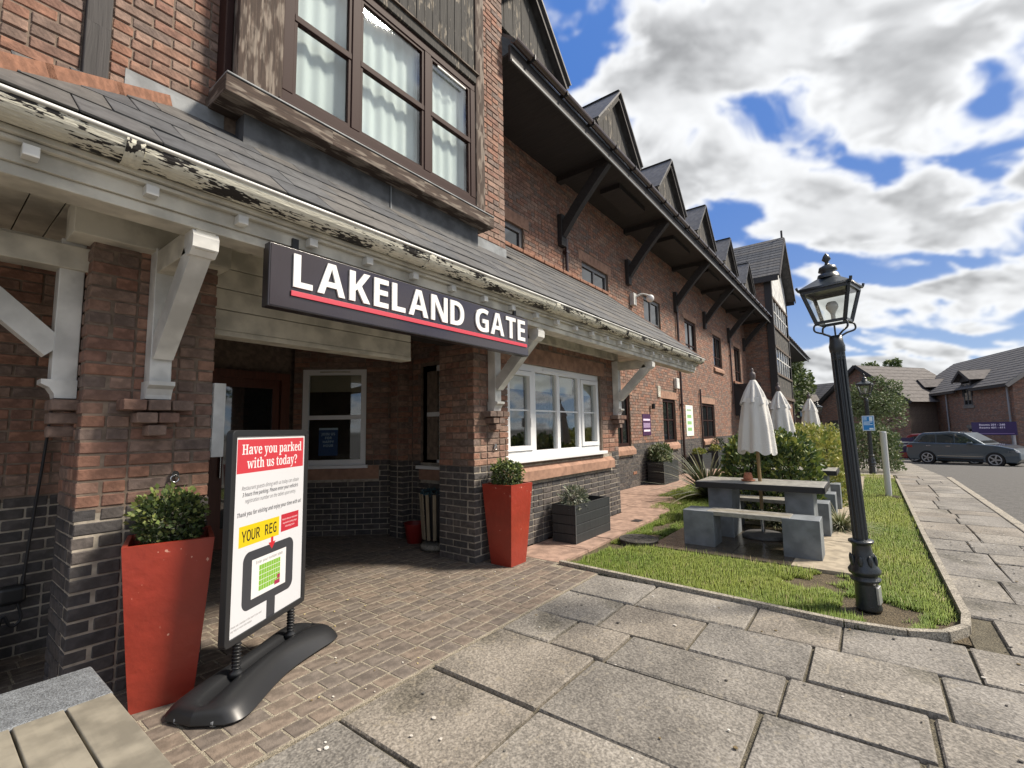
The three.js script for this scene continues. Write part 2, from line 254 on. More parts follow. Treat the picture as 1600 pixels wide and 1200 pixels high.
// porch: far side wall, angled wall, back wall
{
  core('porch_wall', 4.4 + R, 4.7, 0, 0.98, -5.15, -4.06); core('porch_wall', 4.4 + R, 4.7, 2.36, 2.8, -5.15, -4.06, 2.3); core('porch_wall', 4.4 + R, 4.7, 0.98, 2.36, -5.15, -4.98);
  brickFace([4.4, 0, -5.15], [0, 0, 1], [-1, 0, 0], 1.1, 0, 2.8, { open: [[0.17, 1.1, 0.8, 2.36]] });
  core('porch_pier', 4.22 + R, 4.6, 0, 2.8, -5.42 + R, -5.15 - R);
  brickFace([4.22, 0, -5.15], [1, 0, 0], [0, 0, 1], 0.18, 0, 2.8); brickFace([4.22, 0, -5.42], [0, 0, 1], [-1, 0, 0], 0.27, 0, 2.8, { ends: [[0, 0], [0.113, 0.113]] });
  const a = [3.40, 0, -6.57], d = new V3(4.35 - 3.55, 0, 0.9).normalize(), n = [-d.z, 0, d.x], L = 1.42;
  brickFace(a, [d.x, 0, d.z], n, L, 0, 2.8, { open: [[0.12, 1.03, 0.98, 2.37], [0.0, 1.22, 0.78, 0.98]] });
  const g = [[0, L, 0, 0.98], [0, L, 2.37, 2.8], [0, 0.12, 0.98, 2.37], [1.03, L, 0.98, 2.37]];
  const mk = (s0, s1, y0, y1, e) => box(s0, s1, y0, y1, -0.25, -e).applyMatrix4(new THREE.Matrix4().makeRotationY(Math.atan2(-d.z, d.x)).setPosition(a[0], 0, a[2]));
  const w = wallPart('porch_wall', g.slice(1).map((q) => mk(...q, R))); part('plinth_mortar', mk(0, L, 0, 0.98, R), M.mortarPale, w);
  part('stone_sill', mk(-0.02, 1.22, 0.785, 0.975, -0.012), M.stone, pub);
  // white window in the angled wall
  const q = new THREE.Group(); q.name = 'window'; q.position.set(a[0], 0, a[2]); q.rotation.y = Math.atan2(-d.z, d.x); pub.add(q);
  const f = [box(0.12, 1.03, 2.29, 2.37, -0.09, -0.03), box(0.12, 1.03, 0.98, 1.06, -0.09, -0.03), box(0.12, 0.20, 1.06, 2.29, -0.09, -0.03), box(0.95, 1.03, 1.06, 2.29, -0.09, -0.03), box(0.20, 0.95, 1.64, 1.70, -0.085, -0.027), rbox(0.08, 1.07, 0.94, 0.985, -0.09, 0.05, 0.008)];
  part('frame', f, M.upvc, q); part('trickle_vent', rbox(0.36, 0.79, 2.325, 2.342, -0.03, -0.018, 0.003), M.cream, q);
  part('pane', box(0.2, 0.95, 1.7, 2.29, -0.066, -0.06), M.glass, q); part('pane', box(0.2, 0.95, 1.06, 1.64, -0.066, -0.06), M.glass, q);
  part('blind', box(0.16, 0.99, 2.05, 2.32, -0.16, -0.15), std([0.32, 0.28, 0.2], 0.9), q); part('window_card', new THREE.PlaneGeometry(0.27, 0.4).translate(0.48, 1.32, -0.075), std([1, 1, 1], 0.6, { map: canvasTex(200, 300, (c) => { c.fillStyle = '#1d4f86'; c.fillRect(0, 0, 200, 300); c.fillStyle = '#c9d8e6'; c.fillRect(0, 0, 200, 22); c.textAlign = 'center'; c.font = 'bold 38px sans-serif'; ['JOIN US', 'FOR', 'HAPPY', 'HOUR'].forEach((t, i) => c.fillText(t, 100, 80 + i * 42)); }) }), q); part('room', [box(0.0, 1.2, 0.6, 2.7, -1.3, -1.25), box(0, 1.2, 0.6, 0.65, -1.25, -0.2), box(-0.03, 0, 0.6, 2.7, -1.25, -0.2), box(1.2, 1.23, 0.6, 2.7, -1.25, -0.2), box(0, 1.2, 2.7, 2.73, -1.25, -0.2)], M.room, q);
}
wallPart('porch_back_wall', box(1.0, 3.5, 0, 2.8, -6.95, -6.75));
{ // dark glazed entrance doors
  const q = new THREE.Group(); q.name = 'entrance_door'; pub.add(q);
  const wood = mapd([0.16, 0.05, 0.025], 0.45, T.grain, 1);
  part('frame', [box(1.45, 1.55, 0, 2.2, -6.74, -6.6), box(2.36, 2.44, 0, 2.2, -6.74, -6.6), box(3.24, 3.36, 0, 2.2, -6.74, -6.6), box(1.45, 3.36, 2.2, 2.3, -6.74, -6.6)], wood, q);
  for (const x of [1.55, 2.44]) { part('door_leaf', [box(x, x + 0.1, 0, 2.2, -6.71, -6.66), box(x + 0.71, x + 0.81, 0, 2.2, -6.71, -6.66), box(x + 0.1, x + 0.71, 0, 0.25, -6.71, -6.66), box(x + 0.1, x + 0.71, 2.08, 2.2, -6.71, -6.66)], wood, q); part('pane', box(x + 0.1, x + 0.71, 0.25, 2.08, -6.69, -6.68), M.darkGlass, q); part('handle', cyl(x + 0.06, 0.9, 1.3, -6.62, 0.012), M.steel, q); }
}
wallPart('porch_inner_wall', box(0.95, 1.245, 0, 2.8, -6.8, -4.655));
// side window facing the porch, with a white blind
{
  const q = new THREE.Group(); q.name = 'window'; pub.add(q);
  const f = [box(4.45, 4.51, 2.28, 2.36, -4.98, -4.06), box(4.45, 4.51, 0.98, 1.06, -4.98, -4.06), box(4.45, 4.51, 1.06, 2.28, -4.98, -4.90), box(4.45, 4.51, 1.06, 2.28, -4.14, -4.06), box(4.445, 4.515, 1.65, 1.71, -4.9, -4.14), rbox(4.34, 4.5, 0.935, 0.982, -5.02, -4.06, 0.006)];
  part('frame', f, M.upvc, q); part('pane', [box(4.475, 4.481, 1.71, 2.28, -4.9, -4.14), box(4.475, 4.481, 1.06, 1.65, -4.9, -4.14)], M.glass, q);
  part('blind', box(4.495, 4.5, 1.06, 2.2, -4.9, -4.14), M.curtain, q); part('room', [box(5.4, 5.45, 0.5, 2.7, -5.1, -3.9), box(4.62, 5.4, 2.65, 2.7, -5.1, -3.9), box(4.62, 5.4, 0.5, 0.55, -5.1, -3.9), box(4.62, 5.4, 0.5, 2.7, -5.1, -5.05)], M.room, q);
  part('stone_sill', box(4.39, 4.5, 0.79, 0.935, -5.0, -4.06), M.stone, pub);
}
// the wide white four-light window in the front wall
{
  const q = new THREE.Group(); q.name = 'wide_window'; pub.add(q);
  const z0 = -3.62, z1 = -3.55, X0 = 4.5, X1 = 7.0, xs = [4.5, 5.12, 5.74, 6.36, 7.0];
  const f = [box(X0, X1, 2.22, 2.31, z0, z1), box(X0, X1, 1.08, 1.17, z0, z1), rbox(X0 - 0.02, X1 + 0.05, 1.035, 1.085, z0, -3.43, 0.008)];
  for (const [i, x] of xs.entries()) f.push(box(i === 0 ? x : x - 0.04, i === 4 ? x : x + 0.04, 1.17, 2.22, z0 + 0.001, z1 + 0.002));
  part('frame', f, M.upvc, q);
  part('opening_sash', [box(6.40, 6.95, 2.15, 2.21, z0, z1 + 0.02), box(6.40, 6.95, 1.18, 1.24, z0, z1 + 0.02), box(6.40, 6.46, 1.24, 2.15, z0, z1 + 0.02), box(6.89, 6.95, 1.24, 2.15, z0, z1 + 0.02)], M.upvc, q);
  part('opening_sash', [box(4.51, 5.07, 2.15, 2.21, z0, z1 + 0.02), box(4.51, 5.07, 1.18, 1.24, z0, z1 + 0.02), box(4.51, 4.57, 1.24, 2.15, z0, z1 + 0.02), box(5.01, 5.07, 1.24, 2.15, z0, z1 + 0.02)], M.upvc, q);
  part('handle', rbox(4.99, 5.02, 1.48, 1.6, z1 + 0.02, z1 + 0.045, 0.006), M.upvc, q); part('trickle_vent', rbox(5.35, 6.0, 2.25, 2.275, z1, z1 + 0.015, 0.004), M.upvc, q);
  for (let i = 0; i < 4; i++) { part('pane', box(xs[i] + 0.05, xs[i + 1] - 0.05, 1.71, 2.21, -3.588, -3.582), M.glass, q); part('pane', box(xs[i] + 0.05, xs[i + 1] - 0.05, 1.18, 1.69, -3.588, -3.582), M.glass, q); part('glazing_bar', box(xs[i] + 0.04, xs[i + 1] - 0.04, 1.69, 1.71, -3.6, -3.565), M.upvc, q); }
  for (let i = 0; i < 4; i++) part('roller_blind', box(xs[i] + 0.03, xs[i + 1] - 0.03, 1.98, 2.24, -3.66, -3.655), std([0.5, 0.46, 0.36], 0.9), q);
  part('room', [box(4.62, 7.3, 0.4, 2.7, -6.4, -6.35), box(4.7, 7.3, 0.4, 0.45, -6.4, -3.7), box(4.7, 7.3, 2.65, 2.7, -6.4, -3.85), box(4.7, 4.75, 0.4, 2.7, -6.4, -3.82), box(7.25, 7.3, 0.4, 2.7, -6.4, -3.82)], M.room, q);
}
{ // stone lintel and chamfered sill
  part('stone_lintel', rbox(4.35, 7.14, 2.312, 2.528, -3.62, -3.494, 0.004), M.stone, pub);

  const m = new THREE.Matrix4().makeBasis(new V3(0, 0, 1), new V3(0, 1, 0), new V3(-1, 0, 0));
  const g = prism([[0, 0], [0.16, 0], [0.16, 0.12], [0.03, 0.235], [0, 0.235]], 2.96); g.applyMatrix4(m); g.translate(7.32, 0.80, -3.6);
  part('stone_sill', tri(g), M.stone, pub);
  part('wall_ring', [new THREE.TorusGeometry(0.022, 0.006, 8, 16).translate(4.22, 1.24, -3.48), new THREE.CylinderGeometry(0.02, 0.02, 0.03, 12).rotateX(Math.PI / 2).translate(4.22, 1.27, -3.49)], M.steel, pub);
  part('wall_ring', [new THREE.TorusGeometry(0.022, 0.006, 8, 16).translate(1.06, 1.18, -3.48), new THREE.CylinderGeometry(0.02, 0.02, 0.03, 12).rotateX(Math.PI / 2).translate(1.06, 1.21, -3.49)], M.steel, pub);
}
// ---- upper walls: gable wall over the canopy (z -4.4), far wing (z -4.7)
core('gable_wall', -3, 4.69 - R, 2.82, 7.6, -4.9, ZG - R, 0);
brickFace([-0.5, 0, ZG], [1, 0, 0], [0, 0, 1], 5.19, 3.45, 7.5, { open: [[1.01, 1.14, 3, 9], [1.795, 4.54, 3.45, 7.5]], split: 0, ends: [[0, 0], [0, 0.113]] });
brickFace([4.69, 0, ZG], [0, 0, -1], [1, 0, 0], 1.05, 3.45, 7.5, { split: 0, plain: 1, ends: [[0.113, 0], [0, 0]] });
part('timber_post', rbox(0.512, 0.638, 3.5, 7.5, -3.7, -3.625, 0.01), M.darkTimber, pub);
{
  const wins = [[5.5, 6.58, 4.3, 5.05], [8.72, 9.99, 4.3, 5.08], [12.19, 13.46, 4.1, 5.1], [15.77, 17.02, 3.85, 5.1], [19.32, 20.62, 3.8, 5.1], [22.94, 24.19, 3.45, 5.1], [10.15, 10.97, 1.0, 2.27], [13.3, 14.4, 1.0, 2.28], [17.32, 18.95, 1.0, 2.28]];
  const ops = wins.flatMap(([a, b, c, d], i) => [[a - 7, b - 7, c, d], [a - 7.15, b - 6.85, d, d + 0.22], ...(i !== 0 && i !== 1 && i !== 2 ? [[a - 7.12, b - 6.88, c - 0.2, c]] : [])]);
  const o2 = ops.map(([a, b, c, d]) => [a + 2.31, b + 2.31, c, d]);
  { const sh = new THREE.Shape([[4.45, 0], [25.6, 0], [25.6, 6.9], [4.45, 6.9]].map((q) => new THREE.Vector2(...q))); for (const [a, b, c, d] of wins) sh.holes.push(new THREE.Path([[a, c], [a, d], [b, d], [b, c]].map((q) => new THREE.Vector2(...q)))); wallPart('wing_wall', tri(new THREE.ExtrudeGeometry(sh, { depth: 0.3, bevelEnabled: false }).translate(0, 0, ZW - R - 0.3))); }
  part('plinth_mortar', box(7.6, 25.6, 0, 0.99, -4.9, ZW - R + 0.001), M.mortarPale, pub.children[pub.children.length - 1]);
  brickFace([4.69, 0, ZW], [1, 0, 0], [0, 0, 1], 20.91, 0, 6.6, { open: o2, plain: 1 });
  wins.forEach(([a, b, c, d], i) => {
    const q = new THREE.Group(); q.name = 'window'; pub.add(q); const z = ZW - 0.045, fm = i < 3 ? M.greyFrame : M.brownFrame, mid = (a + b) / 2, tr = lerp(c, d, i < 6 ? 0.32 : 0.52);
    // frames sit in a shallow reveal in front of the mortar body
    const f = [box(a, b, d - 0.09, d, ZW - 0.10, z), box(a, b, c, c + 0.08, ZW - 0.10, z), box(a, a + 0.08, c + 0.08, d - 0.09, ZW - 0.10, z), box(b - 0.08, b, c + 0.08, d - 0.09, ZW - 0.10, z)];
    if (b - a > 0.7) f.push(box(mid - 0.035, mid + 0.035, c + 0.08, d - 0.09, ZW - 0.09, z - 0.008));
    f.push(box(a + 0.08, b - 0.08, tr - 0.02, tr + 0.02, ZW - 0.09, z - 0.012));
    part('frame', f, fm, q);
    part('pane', box(a + 0.08, b - 0.08, c + 0.08, d - 0.09, ZW - 0.085, ZW - 0.077), M.darkGlass, q);
    part('stone_lintel', box(a - 0.15, b + 0.15, d + 0.001, d + 0.219, ZW - 0.05, ZW + 0.006), M.stone, pub);
    if (i > 2) part('stone_sill', prismSill(a - 0.12, b + 0.12, c - 0.2, c - 0.001, ZW), M.stone, pub);
  });
}
function prismSill(x0, x1, y0, y1, z) { const h = y1 - y0, g = prism([[0, 0], [0.13, 0], [0.13, h * 0.55], [0.05, h], [0, h]], x1 - x0); g.applyMatrix4(new THREE.Matrix4().makeBasis(new V3(0, 0, 1), new V3(0, 1, 0), new V3(-1, 0, 0))); return tri(g.translate(x1, y0, z - 0.06)); }
// ---- canopy: slates, gutter, fascia, brackets
const roofY = (z) => 2.86 + (-2.70 - z) * 0.83; // 39.7 degrees
const slateTones = [[0.088, 0.092, 0.098], [0.105, 0.107, 0.109], [0.075, 0.079, 0.085], [0.118, 0.113, 0.106], [0.095, 0.095, 0.096]].map((c) => std(c, 0.68, { map: rep(T.mottle, 0.9), bumpMap: rep(T.mottleH, 1.4), bumpScale: 0.0025 }));
{
  const cz = Math.cos(0.6927), sz = Math.sin(0.6927), gauge = 0.30, wS = 0.305;
  const deck = part('canopy_roof', new THREE.BufferGeometry(), M.black, pub);
  deck.geometry = merge([[[-0.1, -2.7], [4.7, -2.7], [4.7, -3.65], [0.85, -3.65]], [[4.7, -2.7], [9.82, -2.7], [9.82, -4.75], [4.7, -4.75]]].map((pl) => { const g = new THREE.BufferGeometry(), v = pl.map(([x, z]) => [x, roofY(z) - 0.03, z]), lo = v.map((p) => [p[0], p[1] - 0.05, p[2]]), P = [], q = (a, b, c, d) => P.push(...a, ...b, ...c, ...a, ...c, ...d); q(...v); q(lo[3], lo[2], lo[1], lo[0]); q(v[1], lo[1], lo[2], v[2]); q(v[0], v[3], lo[3], lo[0]); q(v[0], lo[0], lo[1], v[1]); g.setAttribute('position', new THREE.Float32BufferAttribute(P, 3)); g.computeVertexNormals(); return tri(g); }));
  const cache = {}; let count = 0; const rest = [];
  for (let row = 0; row < 13; row++) {
    const d0 = row * gauge - 0.03, zc = -2.66 - (d0 + gauge * 0.6) * cz;
    if (zc < -4.72) break;
    const xl = -0.1 + clamp((-2.7 - zc) / 0.95) * 0.95;
    const zlim = -4.7; let x = 9.83 - (row & 1 ? wS / 2 : 0);
    if (row & 1) x = 9.83;
    let first = row & 1;
    for (; x > xl; ) {
      let w = first ? wS / 2 : wS; first = 0;
      if (x - w < xl + 0.05) w = x - xl;
      const bay = zc < ZG + 0.02 && x - w < 4.7; if (bay) { x -= w; continue; }
      const key = Math.round(w * 200); const g = cache[key] ??= [0, 1, 2].map((k) => tri(chamferBox(w - 0.006, 0.011, 0.5, 0.002, 0.0014), 1, k * 0.37, k * 0.61));
      const m = new THREE.Mesh(pick(g), pick(slateTones)); m.name = 'slate';
      const dd = d0 + 0.5 / 2, yy = 0.012 + rr(0, 0.003);
      m.position.set(x - w / 2, roofY(-2.70) + 0.004 + dd * sz - 0.0 + yy * cz, -2.66 - dd * cz + yy * sz);
      m.rotation.set(0.6927 - 0.024 + rr(-0.004, 0.004), 0, rr(-0.006, 0.006), 'XYZ');
      if (count < 300 && (x < 9.9)) { deck.add(m); count++; } else { m.updateMatrix(); rest.push(paint(clean(m.geometry.clone().applyMatrix4(m.matrix)), m.material.color.toArray())); }
      x -= w;
    }
  }
  if (rest.length) { const s = part('slate_courses', rest, std([1, 1, 1], 0.6, { vertexColors: true, map: rep(T.mottle, 0.9), bumpMap: rep(T.mottleH, 1.4), bumpScale: 0.0025 }), deck); s.userData.kind = 'stuff'; }
  shade(deck);
  // hip tiles at the near end, flashing and clay abutment tiles at the top
  const hip = (t) => [-0.08 + 0.95 * t, roofY(-2.7 - 0.95 * t) + 0.045, -2.70 - 0.95 * t];
  for (let k = 0; k < 3; k++) { const a = hip(k / 3 + 0.008), b = hip((k + 1) / 3 + 0.04); part('hip_tile', bar(a, b, 0.17, 0.07, 0.0), M.clay, deck); }
  const fl = (x0, x1, zw, w = 0.16) => { const g = []; g.push(box(x0, x1, roofY(zw) + 0.02, roofY(zw) + 0.17, zw - 0.005, zw + 0.004)); const t = box(x0, x1, -0.003, 0.003, -w / 2, w / 2); t.rotateX(0.6927); t.translate(0, roofY(zw + w * 0.4) + 0.032, zw + w * 0.4); g.push(t); return g; };
  part('lead_flashing', fl(0.72, 1.3, ZG), M.lead, deck); part('lead_flashing', fl(4.04, 4.7, ZG), M.lead, deck);
  for (let x = 4.72; x < 9.75; x += 0.34) part('abutment_tile', rbox(x, x + 0.33, roofY(ZW) + 0.01, roofY(ZW) + 0.085, ZW - 0.02, ZW + 0.1, 0.02), M.clay, deck);
  const vg = (t) => [9.83, roofY(-2.72 - 1.98 * t) + 0.035, -2.72 - 1.98 * t];
  for (let k = 0; k < 6; k++) part('verge_tile', bar(vg(k / 6 + 0.006), vg((k + 1) / 6), 0.05, 0.06), M.clay, deck);
  part('verge_board', bar([9.83, 2.73, -2.76], [9.83, roofY(-4.7) - 0.12, -4.7], 0.03, 0.13), M.cream, deck);
}
{ // gutter with peeling paint, fascia, mouldings, dentil blocks, soffit boards
  const prof = []; for (let i = 0; i <= 12; i++) { const a = Math.PI * (1 + i / 12); prof.push([Math.cos(a) * 0.085, Math.sin(a) * 0.085]); } for (let i = 12; i >= 0; i--) { const a = Math.PI * (1 + i / 12); prof.push([Math.cos(a) * 0.077, Math.sin(a) * 0.077]); }
  const g = prism(prof, 10.05); g.applyMatrix4(new THREE.Matrix4().makeBasis(new V3(0, 0, 1), new V3(0, 1, 0), new V3(-1, 0, 0))); g.translate(9.87, 2.805, -2.662);
  const uv = []; const p = g.attributes.position; const gg = g.index ? g.toNonIndexed() : g; for (let i = 0; i < gg.attributes.position.count; i++) uv.push(gg.attributes.position.getX(i) * 0.45, (gg.attributes.position.getY(i) + gg.attributes.position.getZ(i)) * 1.9); gg.setAttribute('uv', new THREE.Float32BufferAttribute(uv, 2));
  const gut = part('gutter', gg, M.peel, pub);
  part('gutter_rim', tri(new THREE.CylinderGeometry(0.011, 0.011, 10.05, 8).rotateZ(Math.PI / 2).translate(4.845, 2.808, -2.576)), M.white, gut);
  for (let x = 0.6; x < 9.8; x += 1.83) part('gutter_joint', (() => { const q = prism(prof.map(([a, b]) => [a * 1.1, b * 1.1]), 0.07); q.applyMatrix4(new THREE.Matrix4().makeBasis(new V3(0, 0, 1), new V3(0, 1, 0), new V3(-1, 0, 0))); q.translate(x, 2.806, -2.662); return tri(q); })(), M.peel, gut);
  part('fascia_board', box(-0.1, 9.84, 2.60, 2.80, -2.79, -2.755), M.cream, pub);
  part('moulding', [rbox(-0.1, 9.845, 2.70, 2.73, -2.756, -2.70, 0.008), rbox(-0.1, 9.845, 2.675, 2.698, -2.756, -2.72, 0.008)], M.cream, pub);
  for (let x = 0.25; x < 9.7; x += 0.4175) part('rafter_end', rbox(x - 0.027, x + 0.027, 2.622, 2.672, -2.757, -2.70, 0.004), M.white, pub);
  part('fascia_beam', rbox(-0.1, 9.8, 2.545, 2.60, -2.93, -2.77, 0.006), M.cream, pub);
  for (let x = -1.4; x < 9.8; x += 0.145) part('soffit_board', rbox(x + 0.003, x + 0.142, 2.785, 2.80, x < 0.5 ? -4.64 : x > 7.6 ? -4.70 : x > 3.8 ? -3.5 : x > 1.2 ? -6.7 : -4.6, -2.79, 0.003), M.cream, pub);
  part('soffit_backing', box(-1.4, 7.62, 2.801, 2.81, -6.8, -2.79), M.black, pub); part('soffit_backing', box(7.62, 9.82, 2.801, 2.81, -4.7, -2.79), M.black, pub);
  // cream boarding over the porch opening, in four boards
  for (let k = 0; k < 4; k++) part('lintel_board', rbox(1.262, 3.05, 2.19 + k * 0.152, 2.336 + k * 0.152, -3.68, -3.6, 0.004), M.cream, pub);
  part('lintel_board', rbox(1.262, 3.05, 2.15, 2.189, -3.75, -3.595, 0.004), M.cream, pub);
  part('porch_lintel', rbox(3.05, 3.88, 2.45, 2.79, -3.95, -3.55, 0.005), M.darkTimber, pub);
  part('wall_plate', rbox(0.5, 1.3, 2.58, 2.78, -3.62, -3.40, 0.006), M.cream, pub);
  part('wall_plate', rbox(3.86, 7.6, 2.62, 2.784, -3.52, -3.44, 0.006), M.cream, pub);
  part('eaves_beam', rbox(-1.4, 0.62, 2.42, 2.56, -3.74, -3.6, 0.006), M.cream, pub);
}
function bracket(x, z, y0, turn) { // post on the wall, strut, arm and moulded feet, in local axes: z outwards
  const q = new THREE.Group(); q.name = 'canopy_bracket'; q.position.set(x, 0, z); q.rotation.y = turn; pub.add(q);
  part('post', rbox(-0.055, 0.055, y0 + 0.1, 2.6, 0, 0.11, 0.006), M.white, q);
  const foot = prism([[0, 0], [0.09, 0], [0.095, 0.025], [0.115, 0.06], [0.15, 0.08], [0.15, 0.105], [0, 0.105]], 0.13); foot.applyMatrix4(new THREE.Matrix4().makeBasis(new V3(0, 0, 1), new V3(0, 1, 0), new V3(-1, 0, 0)));
  part('post_foot', tri(foot.translate(0.065, y0, 0)), M.white, q);
  part('arm', rbox(-0.05, 0.05, 2.44, 2.58, 0.1, 0.72, 0.006), M.cream, q);
  part('strut', bar([0, y0 + 0.28, 0.1], [0, 2.46, 0.62], 0.1, 0.12), M.white, q);
  const tip = prism([[0, 0], [0.03, -0.05], [0.08, -0.055], [0.125, -0.02], [0.13, 0.04], [0.1, 0.10], [0, 0.10]], 0.125); tip.applyMatrix4(new THREE.Matrix4().makeBasis(new V3(0, 0, 1), new V3(0, 1, 0), new V3(-1, 0, 0)));
  part('scroll_end', tri(tip.translate(0.0625, 2.47, 0.6)), M.white, q);
  return q;
}
for (const x of [0.93, 4.17, 7.5]) {
  bracket(x, ZF + 0.003, 1.67, 0);
  for (const [w, y] of [[0.36, 1.6], [0.22, 1.525], [0.1, 1.45]]) for (let k = 0, n = Math.round(w / 0.11); k < n; k++) { const bw = w / n; brickList.push({ p: [x - w / 2 + bw * (k + 0.5), y + 0.032, ZF + 0.03], w: bw - 0.008, h: 0.062, d: 0.15 + w * 0.2, a: 0, n: [0, 0, 1], tone: pick([4, 5, 6, 8]), plain: 0 }); }
}
bracket(0.597, -3.68, 1.67, -Math.PI / 2);
for (const [w, y] of [[0.2, 1.6], [0.14, 1.525], [0.08, 1.45]]) brickList.push({ p: [0.57, y + 0.032, -3.68], w: w, h: 0.062, d: 0.16, a: -Math.PI / 2, n: [-1, 0, 0], tone: 5, plain: 0 });
bracket(7.617, -4.2, 1.67, Math.PI / 2);
// ---- oriel window with boarded gable front
{
  const x0 = 1.295, x1 = 4.04, z1 = -3.45, q = new THREE.Group(); q.name = 'oriel_window'; pub.add(q);
  part('sill', tri(new RoundedBoxGeometry(2.90, 0.13, 0.31, 1, 0.01).translate(2.64, 3.875, -3.5)), M.weatheredH, q);
  part('sill_lead', rbox(1.195, 4.085, 3.942, 3.957, -3.65, -3.338, 0.005), M.lead, q);
  part('corner_post', rbox(x0, 1.62, 3.96, 7.5, -3.645, z1 + 0.016, 0.008), M.weathered, q); part('corner_post', rbox(3.885, x1, 3.96, 7.5, -3.645, z1 + 0.016, 0.008), M.weathered, q);
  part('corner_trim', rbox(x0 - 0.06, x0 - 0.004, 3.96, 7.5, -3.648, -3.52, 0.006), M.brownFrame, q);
  part('lead_apron', [box(1.38, 3.97, roofY(-3.5) - 0.02, 3.81, -3.645, -3.5)], M.leadDark, q);
  part('lead_skirt', tri(new THREE.BoxGeometry(2.8, 0.006, 0.2).rotateX(0.6927).translate(2.69, roofY(-3.43) + 0.034, -3.43)), M.lead, q);
  part('lead_seam', [rbox(2.7, 2.712, 3.56, 3.81, -3.5, -3.488, 0.004)], M.lead, q);
  const F = M.brownFrame, zb = z1 - 0.055, f = [rbox(1.62, 3.885, 5.463, 5.556, zb, z1, 0.007), rbox(1.62, 3.885, 4.023, 4.134, zb, z1, 0.007)];
  for (const [a, c] of [[1.62, 1.71], [3.805, 3.885], [2.235, 2.325], [3.095, 3.185]]) f.push(rbox(a, c, 4.134, 5.463, zb, z1 + 0.002, 0.007));
  part('frame', f, F, q); part('sub_sill', rbox(1.58, 3.92, 3.99, 4.023, zb, z1 + 0.05, 0.007), F, q);
  const b = [[1.71, 2.235], [2.325, 3.095], [3.185, 3.805]];
  for (const [a, c] of b) { part('transom', rbox(a, c, 4.78, 4.84, zb, z1 - 0.002, 0.006), F, q); part('pane', box(a, c, 4.84, 5.463, z1 - 0.036, z1 - 0.03), M.glass, q); part('pane', box(a, c, 4.134, 4.78, z1 - 0.036, z1 - 0.03), M.glass, q); part('sash', [box(a, a + 0.028, 4.134, 5.463, z1 - 0.04, z1 - 0.01), box(c - 0.028, c, 4.134, 5.463, z1 - 0.04, z1 - 0.01), box(a + 0.028, c - 0.028, 4.134, 4.162, z1 - 0.04, z1 - 0.01), box(a + 0.028, c - 0.028, 5.435, 5.463, z1 - 0.04, z1 - 0.01)], F, q); }
  part('trickle_vent', rbox(3.27, 3.71, 5.385, 5.405, z1, z1 + 0.016, 0.004), M.white, q);
  const cg = (xa, xb) => { const n = Math.round((xb - xa) * 80), P = [], I = []; for (let i = 0; i <= n; i++) { const x = lerp(xa, xb, i / n), z = -3.585 + 0.009 * Math.sin(x * 48) + 0.007 * Math.sin(x * 21 + 1); P.push(x, 4.08, z + 0.003 * Math.sin(x * 29), x, 5.6, z); if (i) { const k = i * 2; I.push(k - 2, k, k - 1, k, k + 1, k - 1); } } const g = new THREE.BufferGeometry(); g.setAttribute('position', new THREE.Float32BufferAttribute(P, 3)); g.setIndex(I); g.computeVertexNormals(); return tri(g); };
  for (const [a, c] of b) part('net_curtain', cg(a - 0.02, c + 0.02), std([0.78, 0.82, 0.81], 0.95, { side: THREE.DoubleSide }), q);
  part('room', [box(1.62, 3.885, 3.9, 7.4, -3.648, -3.642)], M.room, q);
  part('head_beam', rbox(1.62, 3.885, 5.558, 5.667, z1 - 0.05, z1 + 0.025, 0.007), M.board, q); part('drip_mould', rbox(1.59, 3.92, 5.669, 5.688, z1 - 0.05, z1 + 0.05, 0.005), M.weatheredH, q);
  for (let x = 1.62; x < 3.85; x += 0.1133) part('board', rbox(x + 0.003, Math.min(x + 0.11, 3.883), 5.69, 7.4, z1 - 0.024, z1 - 0.002 + rr(-0.003, 0.003), 0.003), M.board, q);
}
